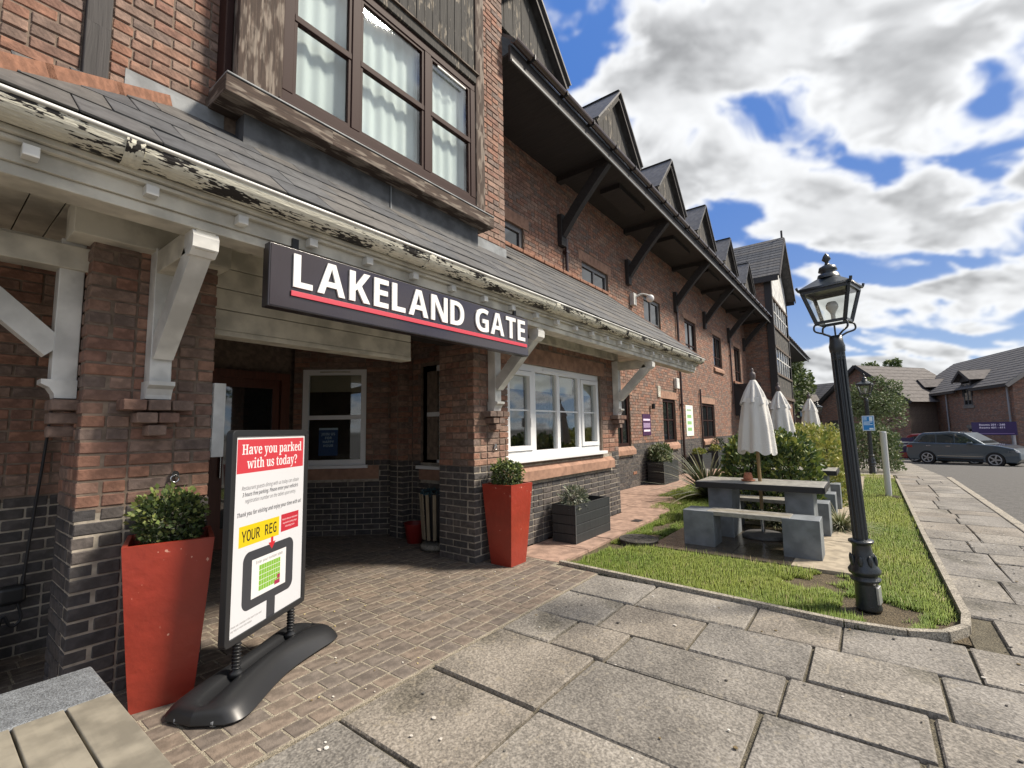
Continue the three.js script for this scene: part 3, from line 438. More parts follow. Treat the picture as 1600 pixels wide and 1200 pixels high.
// ---- wing eaves: fascia, gutter, soffit, braces, dormers
{
  const ex0 = 5.6, zE = -3.3, q = pub;
  const seg = (x0, x1) => {
    part('soffit', [box(x0, x1, 6.56, 6.59, -4.75, -3.56)], M.darkTimber, q); part('eaves_fascia', rbox(x0, x1, 6.45, 6.70, -3.56, -3.52, 0.006), M.darkTimber, q);
    part('fascia_lip', rbox(x0, x1, 6.44, 6.48, -3.52, -3.495, 0.006), std([0.18, 0.19, 0.19], 0.35), q);
    const prof = []; for (let i = 0; i <= 10; i++) { const a = Math.PI * (1 + i / 10); prof.push([Math.cos(a) * 0.06, Math.sin(a) * 0.06]); } for (let i = 10; i >= 0; i--) { const a = Math.PI * (1 + i / 10); prof.push([Math.cos(a) * 0.053, Math.sin(a) * 0.053]); }
    const g = prism(prof, x1 - x0); g.applyMatrix4(new THREE.Matrix4().makeBasis(new V3(0, 0, 1), new V3(0, 1, 0), new V3(-1, 0, 0))); g.translate(x1, 6.74, -3.455);
    const gu = part('wing_gutter', tri(g), phys([0.06, 0.035, 0.03], 0.25, { clearcoat: 0.6, clearcoatRoughness: 0.15 }), q);
    for (let x = x0 + 0.4; x < x1; x += 0.9) part('gutter_clip', rbox(x, x + 0.03, 6.67, 6.75, -3.53, -3.385, 0.004), M.black, gu);
    const t = box(x0, x1, -0.02, 0.02, 0, 3.6); t.rotateX(-Math.PI + 0.72); t.translate(0, 6.76, -3.48); part('wing_roof', t, M.slate, q);
  };
  seg(4.7, 25.6); seg(31, 44);
  for (const x of [7.83, 11.1, 14.8, 18.1, 21.9, 25.0]) {
    const c = new THREE.CatmullRomCurve3([new V3(x, 5.35, -4.66), new V3(x, 5.70, -4.38), new V3(x, 6.14, -3.98), new V3(x, 6.50, -3.62)]), P = c.getPoints(8), gs = [];
    for (let i = 0; i < 8; i++) gs.push(bar(P[i].toArray(), P[i + 1].toArray(), 0.13, 0.2));
    const b = part('eaves_brace', gs, M.darkTimber, q); part('brace_pad', rbox(x - 0.09, x + 0.09, 5.1, 5.75, -4.7, -4.6, 0.006), M.darkTimber, b);
    part('eaves_beam', box(x - 0.08, x + 0.08, 6.44, 6.56, -4.7, -3.56), M.darkTimber, q);
  }
  for (let x = 9.5; x < 25; x += 3.4) part('eaves_trimmer', box(x - 0.7, x + 0.7, 6.46, 6.56, -4.25, -3.8), M.darkTimber, q);
  for (const [x, y0, y1] of [[7.98, 4.5, 5.3], [14.86, 0.02, 5.3], [21.95, 2.4, 5.2], [10.2, 0, 0.01]]) if (y1 > 1) { const p = part('downpipe', tri(cyl(x, y0, y1, ZW + 0.06, 0.036)), M.pipe, q); for (let y = y0 + 0.5; y < y1; y += 1.6) part('pipe_clip', rbox(x - 0.06, x + 0.06, y, y + 0.05, ZW, ZW + 0.1, 0.005), M.pipe, p); }
  part('downpipe', tri(cyl(17.0, 0.02, 2.75, ZW + 0.05, 0.03)), M.pipe, q);
  for (const cx of [5.46, 8.66, 11.86, 15.1, 18.4, 21.8]) { // boarded dormer gables
    const g = new THREE.Group(); g.name = 'dormer'; g.position.set(cx, 7.25, -3.82); pub.add(g);
    const hw = 0.98, ap = 1.08;
    const n = 9; for (let k = 0; k < n; k++) { const a = -hw + (2 * hw / n) * k + 0.006, b = a + 2 * hw / n - 0.012, ha = ap * (1 - Math.abs(a) / hw), hb = ap * (1 - Math.abs(b) / hw); const bd = prism([[a, 0], [b, 0], [b, Math.max(0.01, hb)], ...(a < 0 && b > 0 ? [[0, ap]] : []), [a, Math.max(0.01, ha)]], 0.03); part('board', tri(bd), M.board, g); }
    part('gable_back', tri(prism([[-hw, 0], [hw, 0], [0, ap]], 0.02).translate(0, 0, -0.03)), M.black, g);
    for (const s of [-1, 1]) {
      part('bargeboard', bar([s * 1.06, -0.03, 0.14], [0, ap + 0.05, 0.14], 0.035, 0.13), s < 0 ? M.board : M.darkTimber, g);
      part('roof_slope', bar([s * 0.55, ap / 2 + 0.07, -1.4], [s * 0.55, ap / 2 + 0.07, 0.2], 1.58, 0.035, s * 0.82), M.slate, g);
      part('ridge_end', rbox(-0.05, 0.05, ap + 0.1, ap + 0.16, -1.4, 0.18, 0.02), M.slate, g);
    }
  }
}
// ---- timbered tower at the end of the wing
{
  const X = 25.6, X2 = 31, zf = -3.42, q = new THREE.Group(); q.name = 'tower'; pub.add(q);
  part('core', box(X + 0.01, X2, -0.8, 8.95, -9, zf - 0.01), M.mortarRed, q);
  brickFace([X, 0, -4.7], [0, 0, 1], [-1, 0, 0], 1.02, 0, 6.4, { plain: 1 }); brickFace([X, 0, -6.4], [0, 0, 1], [-1, 0, 0], 2.72, 6.4, 8.9, { plain: 1 }); brickFace([X + 0.2, 0, zf], [1, 0, 0], [0, 0, 1], X2 - X - 0.2, 0, 2.9, { plain: 1 });
  part('corner_post', [box(X - 0.06, X + 0.22, 0, 8.95, zf - 0.25, zf + 0.06), box(X2 - 0.2, X2 + 0.06, 0, 8.95, zf - 0.25, zf + 0.06)], M.darkTimber, q);
  part('cladding', [box(X + 0.22, X2 - 0.2, 2.9, 3.9, zf - 0.01, zf + 0.02), box(X + 0.22, X2 - 0.2, 5.3, 6.3, zf - 0.01, zf + 0.02)], M.board, q);
  part('sill_band', [box(X - 0.1, X2 + 0.1, 2.75, 2.9, zf, zf + 0.12), box(X - 0.02, X2, 3.9, 4.0, zf, zf + 0.08), box(X - 0.02, X2, 5.25, 5.35, zf, zf + 0.08), box(X - 0.02, X2, 6.25, 6.35, zf, zf + 0.08), box(X - 0.02, X2, 7.7, 7.8, zf, zf + 0.08)], M.weathered, q);
  for (const y of [4.0, 6.35]) { part('window', [box(X + 0.22, X2 - 0.2, y, y + 1.25, zf - 0.01, zf + 0.012)], M.darkGlass, q); for (let x = X + 0.22; x < X2 - 0.1; x += 0.83) part('mullion', box(x, x + 0.09, y, y + 1.3, zf, zf + 0.05), M.white, q); part('transom', box(X + 0.22, X2 - 0.2, y + 0.7, y + 0.76, zf, zf + 0.04), M.white, q); }
  part('gable_panel', tri(prism([[X + 0.2, 7.8], [X2 - 0.2, 7.8], [X2 - 0.2, 8.9], [28.3, 11.1], [X + 0.2, 8.9]], 0.03).translate(0, 0, zf)), M.white, q);
  for (const s of [-1, 1]) { const xe = s < 0 ? X - 0.35 : X2 + 0.35; part('roof_slope', bar([lerp(xe, 28.3, 0.5), lerp(8.68, 11.5, 0.5), -10], [lerp(xe, 28.3, 0.5), lerp(8.68, 11.5, 0.5), -2.95], Math.hypot(3.05, 2.82), 0.06, s * 0.7455), M.slate, q); part('bargeboard', bar([xe, 8.6, -2.94], [28.3, 11.42, -2.94], 0.05, 0.24), M.darkTimber, q); part('eaves_fascia', box(xe - 0.03, xe + 0.03, 8.45, 8.68, -9, -3.0), M.darkTimber, q); }
  part('finial', tri(cyl(28.3, 11.5, 11.95, -3.05, 0.05)), M.darkTimber, q);
  for (let k = 0; k < 14; k++) { const t = (k + 0.5) / 14; part('slate_course', bar([lerp(X - 0.36, 28.28, t), lerp(8.7, 11.53, t) + 0.035, -9.5], [lerp(X - 0.36, 28.28, t), lerp(8.7, 11.53, t) + 0.035, -2.96], 0.3, 0.02, -0.70), pick(slateTones), q); }
  // small slated porch over a side door against the tower
  const pr = new THREE.Group(); pr.name = 'side_porch'; pub.add(pr);
  for (let k = 0; k < 8; k++) { const t0 = k / 8, t1 = (k + 1) / 8 + 0.04; part('slate_course', bar([22.4, lerp(2.42, 3.35, (t0 + t1) / 2) + 0.02, lerp(-3.5, -4.68, (t0 + t1) / 2)], [25.5, lerp(2.42, 3.35, (t0 + t1) / 2) + 0.02, lerp(-3.5, -4.68, (t0 + t1) / 2)], 0.24, 0.02, -0.71), pick(slateTones), pr); }
  part('roof_deck', bar([22.38, 2.85, -4.09], [25.52, 2.85, -4.09], 1.5, 0.03, -0.667), M.black, pr);
  part('ridge_tile', rbox(22.35, 25.5, 3.34, 3.44, -4.74, -4.6, 0.02), M.clay, pr); part('fascia', rbox(22.36, 25.5, 2.26, 2.4, -3.55, -3.48, 0.006), M.darkTimber, pr);
  part('post', box(22.45, 22.6, 0, 2.3, -3.66, -3.52), M.darkTimber, pr); part('side_panel', box(22.4, 22.44, 1.9, 3.3, -4.68, -3.6), M.darkTimber, pr);
  part('door', box(23.2, 24.2, 0, 2.1, -4.7, -4.64), M.black, pr);
}
// ---- bricks: the 300 that show largest are parts, the rest one joined part
{
  const e = camera.matrixWorldInverse.clone().copy(camera.matrixWorld).invert(), v = new V3(), tanv = Math.tan(79.1 / 2 * Math.PI / 180);
  for (const b of brickList) {
    v.set(...b.p).applyMatrix4(e); const z = -v.z, to = new V3(...b.p).sub(CAM), face = -(to.x * b.n[0] + to.z * b.n[2]) / to.length();
    const inside = z > 0.2 && Math.abs(v.x) < z * tanv * 1.35 && Math.abs(v.y) < z * tanv * 1.02;
    b.s = inside && face > 0.03 && !b.plain ? (Math.min(b.w, 0.22) * Math.max(0.25, face) * b.h) / (z * z) : 0;
  }
  brickList.sort((a, b) => b.s - a.s);
  const brickwork = new THREE.Group(); brickwork.name = 'brickwork'; pub.add(brickwork);
  const cache = {}, rest = []; let k = 0;
  for (const b of brickList) {
    const key = Math.round(b.w * 400) + '_' + Math.round(b.h * 400) + '_' + Math.round(b.d * 100);
    if (k < 300 && b.s > 0) {
      const gs = cache[key] ??= [0, 1, 2].map((i) => tri(chamferBox(b.w, b.h, b.d, 0.005, 0.0012), 1, i * 0.41, i * 0.23));
      const m = new THREE.Mesh(pick(gs), tones[b.tone]); m.name = 'brick'; m.position.set(...b.p); m.rotation.y = b.a; brickwork.add(m); k++;
    } else {
      const g = b.plain ? new THREE.BoxGeometry(b.w, b.h, b.d).toNonIndexed() : tri(chamferBox(b.w, b.h, b.d, 0.005));
      g.rotateY(b.a); g.translate(...b.p); const c = b.tone < RED.length ? RED[b.tone] : DARK[b.tone - RED.length]; rest.push(paint(tri(g, 1, b.tone * 0.37, b.tone * 0.19), c));
    }
  }
  shade(brickwork);
  const s = part('brick_courses', mergeGeometries(rest.map(clean)), brickAll, pub); s.userData.kind = 'stuff';
  console.log('bricks', brickList.length, k);
}
// ---------------------------------------------------------------- ground, paving, lawn
const hf = (x) => x < 17 ? 0 : -0.04 * Math.min(x - 17, 36);
{
  const g = new THREE.PlaneGeometry(400, 400, 100, 4).rotateX(-Math.PI / 2).translate(60, 0, 0), p = g.attributes.position;
  for (let i = 0; i < p.count; i++) p.setY(i, hf(p.getX(i)) - 0.085);
  g.computeVertexNormals(); struct('car_park', tri(g), M.asphalt, 'dark asphalt car park');
  // far grass bank and fields past the car park
  const b = new THREE.PlaneGeometry(40, 120, 1, 1).rotateX(-Math.PI / 2).translate(85, -1.5, 20); struct('verge', tri(b), mapd([0.05, 0.075, 0.02], 1, T.speck, 0.7), 'grass verge behind the annexe');
}
// riven granite with stains, lichen spots and worn patches
const slabTex = texture(1024, (u, v) => { const a = fbm(u * 220, v * 220, 220, 9, 2), b = fbm(u * 7, v * 7, 7, 33, 5), st = sst(0.56, 0.72, fbm(u * 4, v * 4, 4, 52, 5)), li = sst(0.72, 0.76, fbm(u * 46, v * 46, 46, 61, 3)); const k = 0.83 + (a - 0.5) * 0.46 + 0.30 * (b - 0.5) - 0.16 * st; return [lerp(k, 0.97, li * 0.5), lerp(k * 0.995, 0.95, li * 0.5), lerp(k * (0.985 - 0.03 * st), 0.9, li * 0.5)]; });
const slabH = texture(1024, (u, v) => 0.45 * fbm(u * 150, v * 150, 150, 9, 3) + 0.55 * fbm(u * 16, v * 30, 0, 3, 5), false);
const granite = [[0.295, 0.275, 0.245], [0.325, 0.302, 0.267], [0.27, 0.253, 0.227], [0.305, 0.276, 0.237], [0.285, 0.27, 0.247], [0.34, 0.317, 0.28]].map((c) => std(c, 0.88, { map: rep(slabTex, 0.5), bumpMap: rep(slabH, 0.5), bumpScale: 0.012 }));
const pavement = struct('pavement', [box(-6, 4.32, -0.3, -0.022, -2.275, 1.5), box(4.32, 17, -0.3, -0.022, 0.44, 1.5)], mapd([0.17, 0.15, 0.105], 1, T.speck, 2, T.speckH, 0.01), 'mortar bed of the pavement');
{
  const put = (x0, x1, z0, z1) => { const j = (x0 > 4.2 ? 0.007 : 0.011) + rr(0, x0 > 4.2 ? 0.008 : 0.016); if (x1 - x0 < 0.08 || z1 - z0 < 0.08) return; const m = new THREE.Mesh(tri(chamferBox(x1 - x0 - j, 0.06, z1 - z0 - j, 0.008, 0.004), 1, rr(0, 1), rr(0, 1)), pick(granite)); m.name = 'slab'; m.position.set((x0 + x1) / 2 + rr(-0.003, 0.003), -0.03 + rr(-0.004, 0.004), (z0 + z1) / 2); m.rotation.set(rr(-0.004, 0.004), rr(-0.006, 0.006), rr(-0.004, 0.004)); pavement.add(m); };
  // bands along x, each laid with slabs of uneven length
  const xs = [-2.4, -1.6, -0.95, -0.2, 0.5, 0.98, 1.45, 2.1, 2.78, 3.22, 3.75, 4.31];
  for (let i = 0; i + 1 < xs.length; i++) { let z = -2.272; let lens = i === 7 ? [0.78, 0.95, 0.62, 0.9, 0.6] : i === 6 ? [0.8, 0.7, 0.88] : []; if (i === 8) lens = [0.42, 0.42, 0.95]; while (z < 1.5) { const l = lens.shift() ?? pick([0.55, 0.66, 0.78, 0.92, 0.62, 0.84]); const z2 = Math.min(z + l, 1.5); put(xs[i], xs[i + 1], z, 1.5 - z2 < 0.2 ? 1.5 : z2); z = 1.5 - z2 < 0.2 ? 1.5 : z2; } }
  let x = 4.31; while (x < 17) { const w = pick([0.5, 0.62, 0.75, 0.45, 0.68]), x2 = Math.min(17, x + w); let z = x < 4.9 ? 0.60 : 0.475; while (z < 1.5) { const l = pick([0.35, 0.5, 0.62, 0.45]); const z2 = 1.5 - z - l < 0.2 ? 1.5 : z + l; put(x, x2, z, z2); z = z2; } x = x2; }
  shade(pavement);
  const lit = []; for (let i = 0; i < 260; i++) { const x = rr(0.2, 9), z = x < 4.2 ? rr(-2.2, 1.4) : rr(0.55, 1.4), r = rr(0.004, 0.012); lit.push(paint(tri(new THREE.CylinderGeometry(r, r * 1.15, 0.003, 7).scale(1, 1, rr(0.6, 1)).rotateY(rr(0, 3)).translate(x, 0.0035, z)), pick([[0.07, 0.065, 0.06], [0.10, 0.095, 0.085], [0.5, 0.47, 0.42], [0.62, 0.6, 0.55], [0.16, 0.12, 0.06]]))); } for (let i = 0; i < 130; i++) { const x = rr(1.2, 3.9), z = rr(-5.5, -2.3), r = rr(0.004, 0.011); lit.push(paint(tri(new THREE.CylinderGeometry(r, r, 0.003, 6).scale(1, 1, 0.6).rotateY(rr(0, 3)).translate(x, 0.0045, z)), pick([[0.6, 0.57, 0.5], [0.5, 0.42, 0.2], [0.2, 0.15, 0.08]]))); }
  const ls = part('gum_and_petals', mergeGeometries(lit.map(clean)), std([1, 1, 1], 0.9, { vertexColors: true }), pavement); ls.userData.kind = 'stuff';
  struct('pavement_far', [(() => { const g = new THREE.PlaneGeometry(14, 3.4, 14, 1).rotateX(-Math.PI / 2).translate(24, 0, -0.2), p = g.attributes.position; for (let i = 0; i < p.count; i++) p.setY(i, hf(p.getX(i)) - 0.006); g.computeVertexNormals(); return tri(g); })()], granite[1], 'pavement running on towards the annexe');
}
// kerbs: edging of the lawn and road kerb
{
  const kp = []; for (let z = -2.75; z < -0.12; z += 0.02) kp.push([4.40 - 0.075 * (z + 2.75), z]);
  const pts = [[4.42, -2.76], [4.36, -1.9], [4.30, -1.0], [4.25, -0.25], [4.30, 0.1], [4.42, 0.31], [4.62, 0.43], [4.9, 0.465], [5.8, 0.46], [8, 0.45], [12, 0.45], [15.6, 0.45]];
  const k = struct('lawn_edging', box(4.41, 4.43, -0.1, -0.05, -2.8, -2.7), M.kerb, 'pale stone edging round the lawn');
  for (let i = 0; i + 1 < pts.length; i++) { const [a, b] = [pts[i], pts[i + 1]], L = Math.hypot(b[0] - a[0], b[1] - a[1]), n = Math.max(1, Math.round(L / 0.9)); for (let j = 0; j < n; j++) { const f = (t) => [lerp(a[0], b[0], t), -0.025, lerp(a[1], b[1], t)]; const g = bar(f(j / n), f((j + 1) / n - 0.006 / L), 0.05, 0.12); part('edging_stone', g, M.kerb, k); } }
  const rk = struct('road_kerb', box(-6, -5.9, -0.3, -0.05, 1.52, 1.6), M.kerb, 'stone kerb of the car park');
  for (let x = -5.9; x < 17; x += 0.92) part('kerb_stone', rbox(x + 0.004, x + 0.916, -0.25, -0.004 + rr(-0.003, 0.003), 1.515, 1.64, 0.02, 2), M.kerb, rk);
}
// block paving in the porch
const blockTones = [[0.185, 0.15, 0.122], [0.21, 0.168, 0.135], [0.165, 0.137, 0.115], [0.225, 0.178, 0.14], [0.19, 0.16, 0.135]];
{
  const bed = struct('block_paving', box(-3, 4.45, -0.3, -0.0018, -6.75, -2.272), mapd([0.44, 0.39, 0.30], 1, T.speck, 3, T.speckH, 0.006), 'pale jointing sand of the block paving');
  const mats = blockTones.map((c) => std(c, 0.85, { map: rep(T.mottle, 2), bumpMap: rep(T.speckH, 2), bumpScale: 0.003 })), list = [];
  let row = 0;
  for (let z = -2.285; z > -6.7; z -= 0.132, row++) { let x = -1.2 - rr(0, 0.1) - (row & 1 ? 0.09 : 0); while (x < 4.43) { const w = row < 1 ? 0.13 : pick([0.13, 0.175, 0.2, 0.175]); const x2 = Math.min(x + w, 4.44); const edge = 4.42 + (z < -2.75 ? 0.02 : 0); if (x2 - x > 0.05 && x2 <= edge + 0.02) list.push([x, x2, z - 0.132, z]); x = x2; } }
  list.sort((a, b) => Math.hypot((a[0] + a[1]) / 2 - 0.6, a[2]) - Math.hypot((b[0] + b[1]) / 2 - 0.6, b[2]));
  const cache = {}, rest = []; let n = 0;
  const vis = (x, z) => x > 0.45 && !(z < -3.5 && (x < 1.26 || x > 3.87 && z > -4.06));
  for (const [x0, x1, z0, z1] of list) {
    const w = x1 - x0 - 0.009, key = Math.round(w * 500), gs = cache[key] ??= [0, 1, 2].map((i) => tri(chamferBox(w, 0.05, 0.123, 0.004, 0.0012), 1, i * 0.3, i * 0.7)), t = Math.floor(rnd() * 5), y = -0.0242 + rr(-0.0012, 0.0014);
    if (n < 300 && vis((x0 + x1) / 2, (z0 + z1) / 2)) { const m = new THREE.Mesh(pick(gs), mats[t]); m.name = 'paver'; m.position.set((x0 + x1) / 2, y, (z0 + z1) / 2); bed.add(m); n++; } else rest.push(paint(clean(pick(gs).clone().translate((x0 + x1) / 2, y, (z0 + z1) / 2)), blockTones[t]));
  }
  shade(bed); const s = part('paver_field', mergeGeometries(rest), std([1, 1, 1], 0.85, { vertexColors: true, map: rep(T.mottle, 2), bumpMap: rep(T.speckH, 2), bumpScale: 0.003 }), bed); s.userData.kind = 'stuff';
}
// sandstone path along the wall, flags under the tables
const lawnSoil = struct('lawn_soil', [box(4.42, 17, -0.3, -0.03, -4.69, 0.44), box(4.3, 4.42, -0.3, -0.03, -2.0, 0.2)], mapd([0.16, 0.125, 0.075], 1, T.speck, 1.5, T.speckH, 0.02), 'bare earth under the lawn');
{
  const p = struct('sandstone_path', box(4.47, 7.6, -0.2, -0.014, -3.49, -2.9), M.sandstone, 'pink sandstone path at the wall');
  const quad = (pts, m, par, name) => { const g = prism(pts.map(([x, z]) => [x, -z]), 0.03, 0.004); g.rotateX(-Math.PI / 2).translate(0, -0.03 + rr(-0.003, 0.003), 0); return part(name, tri(g, 1, rr(0, 1), rr(0, 1)), m, par); };
  for (const [a, b] of [[4.46, 5.1], [5.11, 5.75], [5.76, 6.3], [6.31, 7.02], [7.03, 7.63]]) quad([[a, -2.78 - 0.02 * (a - 4.4)], [b - 0.012, -2.78 - 0.02 * (b - 4.4)], [b - 0.012, -3.48], [a, -3.48]], M.sandstone, p, 'path_slab');
  for (const [a, b] of [[7.66, 8.3], [8.31, 9.0], [9.01, 9.8]]) quad([[a, -2.9], [b - 0.012, -2.9 - (a > 8.2 ? 0.45 : 0)], [b - 0.012, -3.7], [a, -3.7]].map(([x, z]) => [x, z]), M.sandstone, p, 'path_slab');
  for (let x = 7.66; x < 17; x += 0.72) { quad([[x, -3.72], [x + 0.705, -3.72], [x + 0.705, -4.68], [x, -4.68]], M.sandstone, p, 'path_slab'); }
  const f = struct('flagstones', box(5.72, 16, -0.2, -0.02, -2.24, -0.2), M.flag, 'buff flagstones under the picnic tables');
  for (let x = 5.7; x < 16; ) { const w = pick([0.58, 0.74, 0.88]); for (let z = -2.25; z < -0.25; ) { const l = pick([0.6, 0.75, 0.9]), z2 = -0.22 - z - l < 0.25 ? -0.22 : z + l; quad([[x, z], [x + w - 0.012, z], [x + w - 0.012, z2 - 0.012], [x, z2 - 0.012]], x < 7.2 && z < -0.95 ? M.wetFlag : M.flag, f, 'flagstone'); z = z2; } x += w; }
  for (let x = 16; x < 17; x += 1) quad([[x, -2.2], [x + 1, -2.2], [x + 1, 0.4], [x, 0.4]], M.flag, f, 'flagstone');
}
// lawn: blades in tufts, thin where the earth is worn
{
  const tuft = (() => { const P = [], N = []; for (let b = 0; b < 6; b++) { const a = b * 1.05 + 0.3, l = 0.018 + 0.009 * (b % 3), bx = Math.cos(a) * 0.012, bz = Math.sin(a) * 0.012, w = 0.0032, tx = Math.cos(a) * 0.016, tz = Math.sin(a) * 0.016; const px = -Math.sin(a) * w, pz = Math.cos(a) * w; P.push(bx - px, 0, bz - pz, bx + px, 0, bz + pz, bx + tx, l, bz + tz); N.push(0, 1, 0, 0, 1, 0, 0, 1, 0); } const g = new THREE.BufferGeometry(); g.setAttribute('position', new THREE.Float32BufferAttribute(P, 3)); g.setAttribute('normal', new THREE.Float32BufferAttribute(N, 3)); return g; })();
  const ok = (x, z) => {
    const kx = 4.40 - 0.06 * (z + 2.75);
    if (x < kx || (x < 4.95 && z > 0.05 + (x - 4.25) * 0.58) || z > 0.42) return 0;
    if (x > 5.66 && x < 16.2 && z > -2.28 && z < -0.2) return 0;
    if (z < -2.76 && x < 7.64) return 0; if (z < -2.86 && x < 8.32) return 0; if (z < -3.3 && x < 9.82) return 0; if (z < -3.68) return 0; if (x > 15.2 && z < -2.2) return 0;
    let d = 1;
    const soil = (cx, cz, rx, rz) => { const r = Math.hypot((x - cx) / rx, (z - cz) / rz) + 1.5 * (fbm(x * 4.5, z * 4.5, 0, 44, 4) - 0.5); d = Math.min(d, sst(0.6, 1.15, r)); };
    soil(4.66, -0.02, 0.5, 0.38); soil(5.3, -0.45, 0.36, 0.34); soil(5.85, -2.5, 0.75, 0.3); soil(5.0, -2.72, 0.8, 0.09); soil(6.9, -2.55, 0.6, 0.14);
    if (z > 0.2) d = Math.min(d, 0.15 + sst(0.44, 0.2, z + 0.15 * fbm(x * 2, 3, 0, 8, 3)));
    return d * (0.55 + 0.9 * fbm(x * 1.5, z * 1.5, 0, 91, 3));
  };
  const mats = [], cols = []; let tries = 0;
  while (mats.length < 240000 && tries < 2000000) {
    tries++; const t = rnd(), x = 4.25 + Math.pow(t, 1.7) * 12.5, z = rr(-3.7, 0.45); if (rnd() > ok(x, z)) continue;
    const s = rr(0.55, 1.1) * (1 + (x - 4.2) * 0.03), m = new THREE.Matrix4().makeRotationY(rr(0, 6.28)).scale(new V3(s * 1.1, s * (rnd() < 0.05 ? rr(1.6, 2.6) : rr(0.6, 1.25)), s * 1.1)).setPosition(x, -0.03, z); mats.push(m);
    const y = fbm(x * 1.2, z * 1.2, 0, 57, 3) + rr(-0.25, 0.25), c = new THREE.Color().setRGB(lerp(0.10, 0.24, clamp(y)), lerp(0.175, 0.275, clamp(y)), lerp(0.02, 0.05, clamp(y))); if (rnd() < 0.06) c.setRGB(0.3, 0.26, 0.13); cols.push(c);
  }
  const im = new THREE.InstancedMesh(tuft, new THREE.MeshStandardMaterial({ roughness: 0.7, side: THREE.DoubleSide }), mats.length);
  mats.forEach((m, i) => { im.setMatrixAt(i, m); im.setColorAt(i, cols[i]); }); im.name = 'lawn_grass'; im.userData = { kind: 'stuff', label: 'short green lawn around the picnic tables', category: 'grass' }; im.castShadow = im.receiveShadow = true; scene.add(im);
}
single('manhole_cover', [tri(cyl(5.86, -0.05, 0.03, -2.47, 0.235, 0.23, 40)), tri(new THREE.TorusGeometry(0.235, 0.012, 8, 40).rotateX(Math.PI / 2).translate(5.86, 0.024, -2.47)), ...[...Array(9)].map((_, i) => box(5.67 + (i % 3) * 0.14, 5.77 + (i % 3) * 0.14, 0.029, 0.034, -2.64 + Math.floor(i / 3) * 0.13, -2.56 + Math.floor(i / 3) * 0.13))], mapd([0.11, 0.10, 0.088], 0.8, T.speck, 3, T.speckH, 0.004), 'round grey manhole cover in bare earth beside the sandstone path', 'manhole');
single('drain_grate', [rbox(6.95, 7.15, 0.0, 0.012, -3.05, -2.92, 0.004)], M.iron, 'small dark drain cover set in the sandstone path', 'drain');
// ---------------------------------------------------------------- signs
{ // LAKELAND GATE fascia sign
  const s = thing('fascia_sign', 'long dark sign with raised white LAKELAND GATE letters and red stripe under the canopy', 'sign', [1.235, 2.19, -2.70]);
  part('panel', rbox(0, 2.6, 0, 0.385, -0.09, -0.012, 0.006), phys([0.03, 0.026, 0.03], 0.3, { clearcoat: 0.3 }), s);
  part('face', box(0.01, 2.59, 0.01, 0.375, -0.012, -0.009), phys([0.022, 0.013, 0.017], 0.25, { clearcoat: 1, clearcoatRoughness: 0.1 }), s);
  part('red_stripe', rbox(0.13, 2.56, 0.085, 0.118, -0.006, 0.002, 0.002), std([0.55, 0.05, 0.08], 0.45), s);
  const { FontLoader } = await import('three/addons/loaders/FontLoader.js'), { TextGeometry } = await import('three/addons/geometries/TextGeometry.js');
  const font = await new FontLoader().loadAsync('fonts/droid/droid_sans_bold.typeface.json');
  let x = 0.14; const txt = 'LAKELAND GATE', widths = []; const white = std([0.82, 0.82, 0.81], 0.4);
  const gs = [...txt].map((ch) => { if (ch === ' ') return null; const g = new TextGeometry(ch, { font, size: 0.186, depth: 0.012, curveSegments: 6 }); g.computeBoundingBox(); return g; });
  const tot = gs.reduce((a, g) => a + (g ? g.boundingBox.max.x - g.boundingBox.min.x + 0.028 : 0.10), 0), k = 2.42 / tot;
  gs.forEach((g, i) => { if (!g) { x += 0.10 * k; return; } const w = (g.boundingBox.max.x - g.boundingBox.min.x) * k; g.translate(-g.boundingBox.min.x, 0, 0).scale(k, 1.12, 1).translate(x, 0.142, -0.008); part('letter', tri(g), white, s); x += w + 0.028 * k; });
  part('hanger', [box(0.15, 0.19, 0.38, 0.46, -0.07, -0.04), box(2.4, 2.44, 0.38, 0.46, -0.07, -0.04)], M.black, s);
}
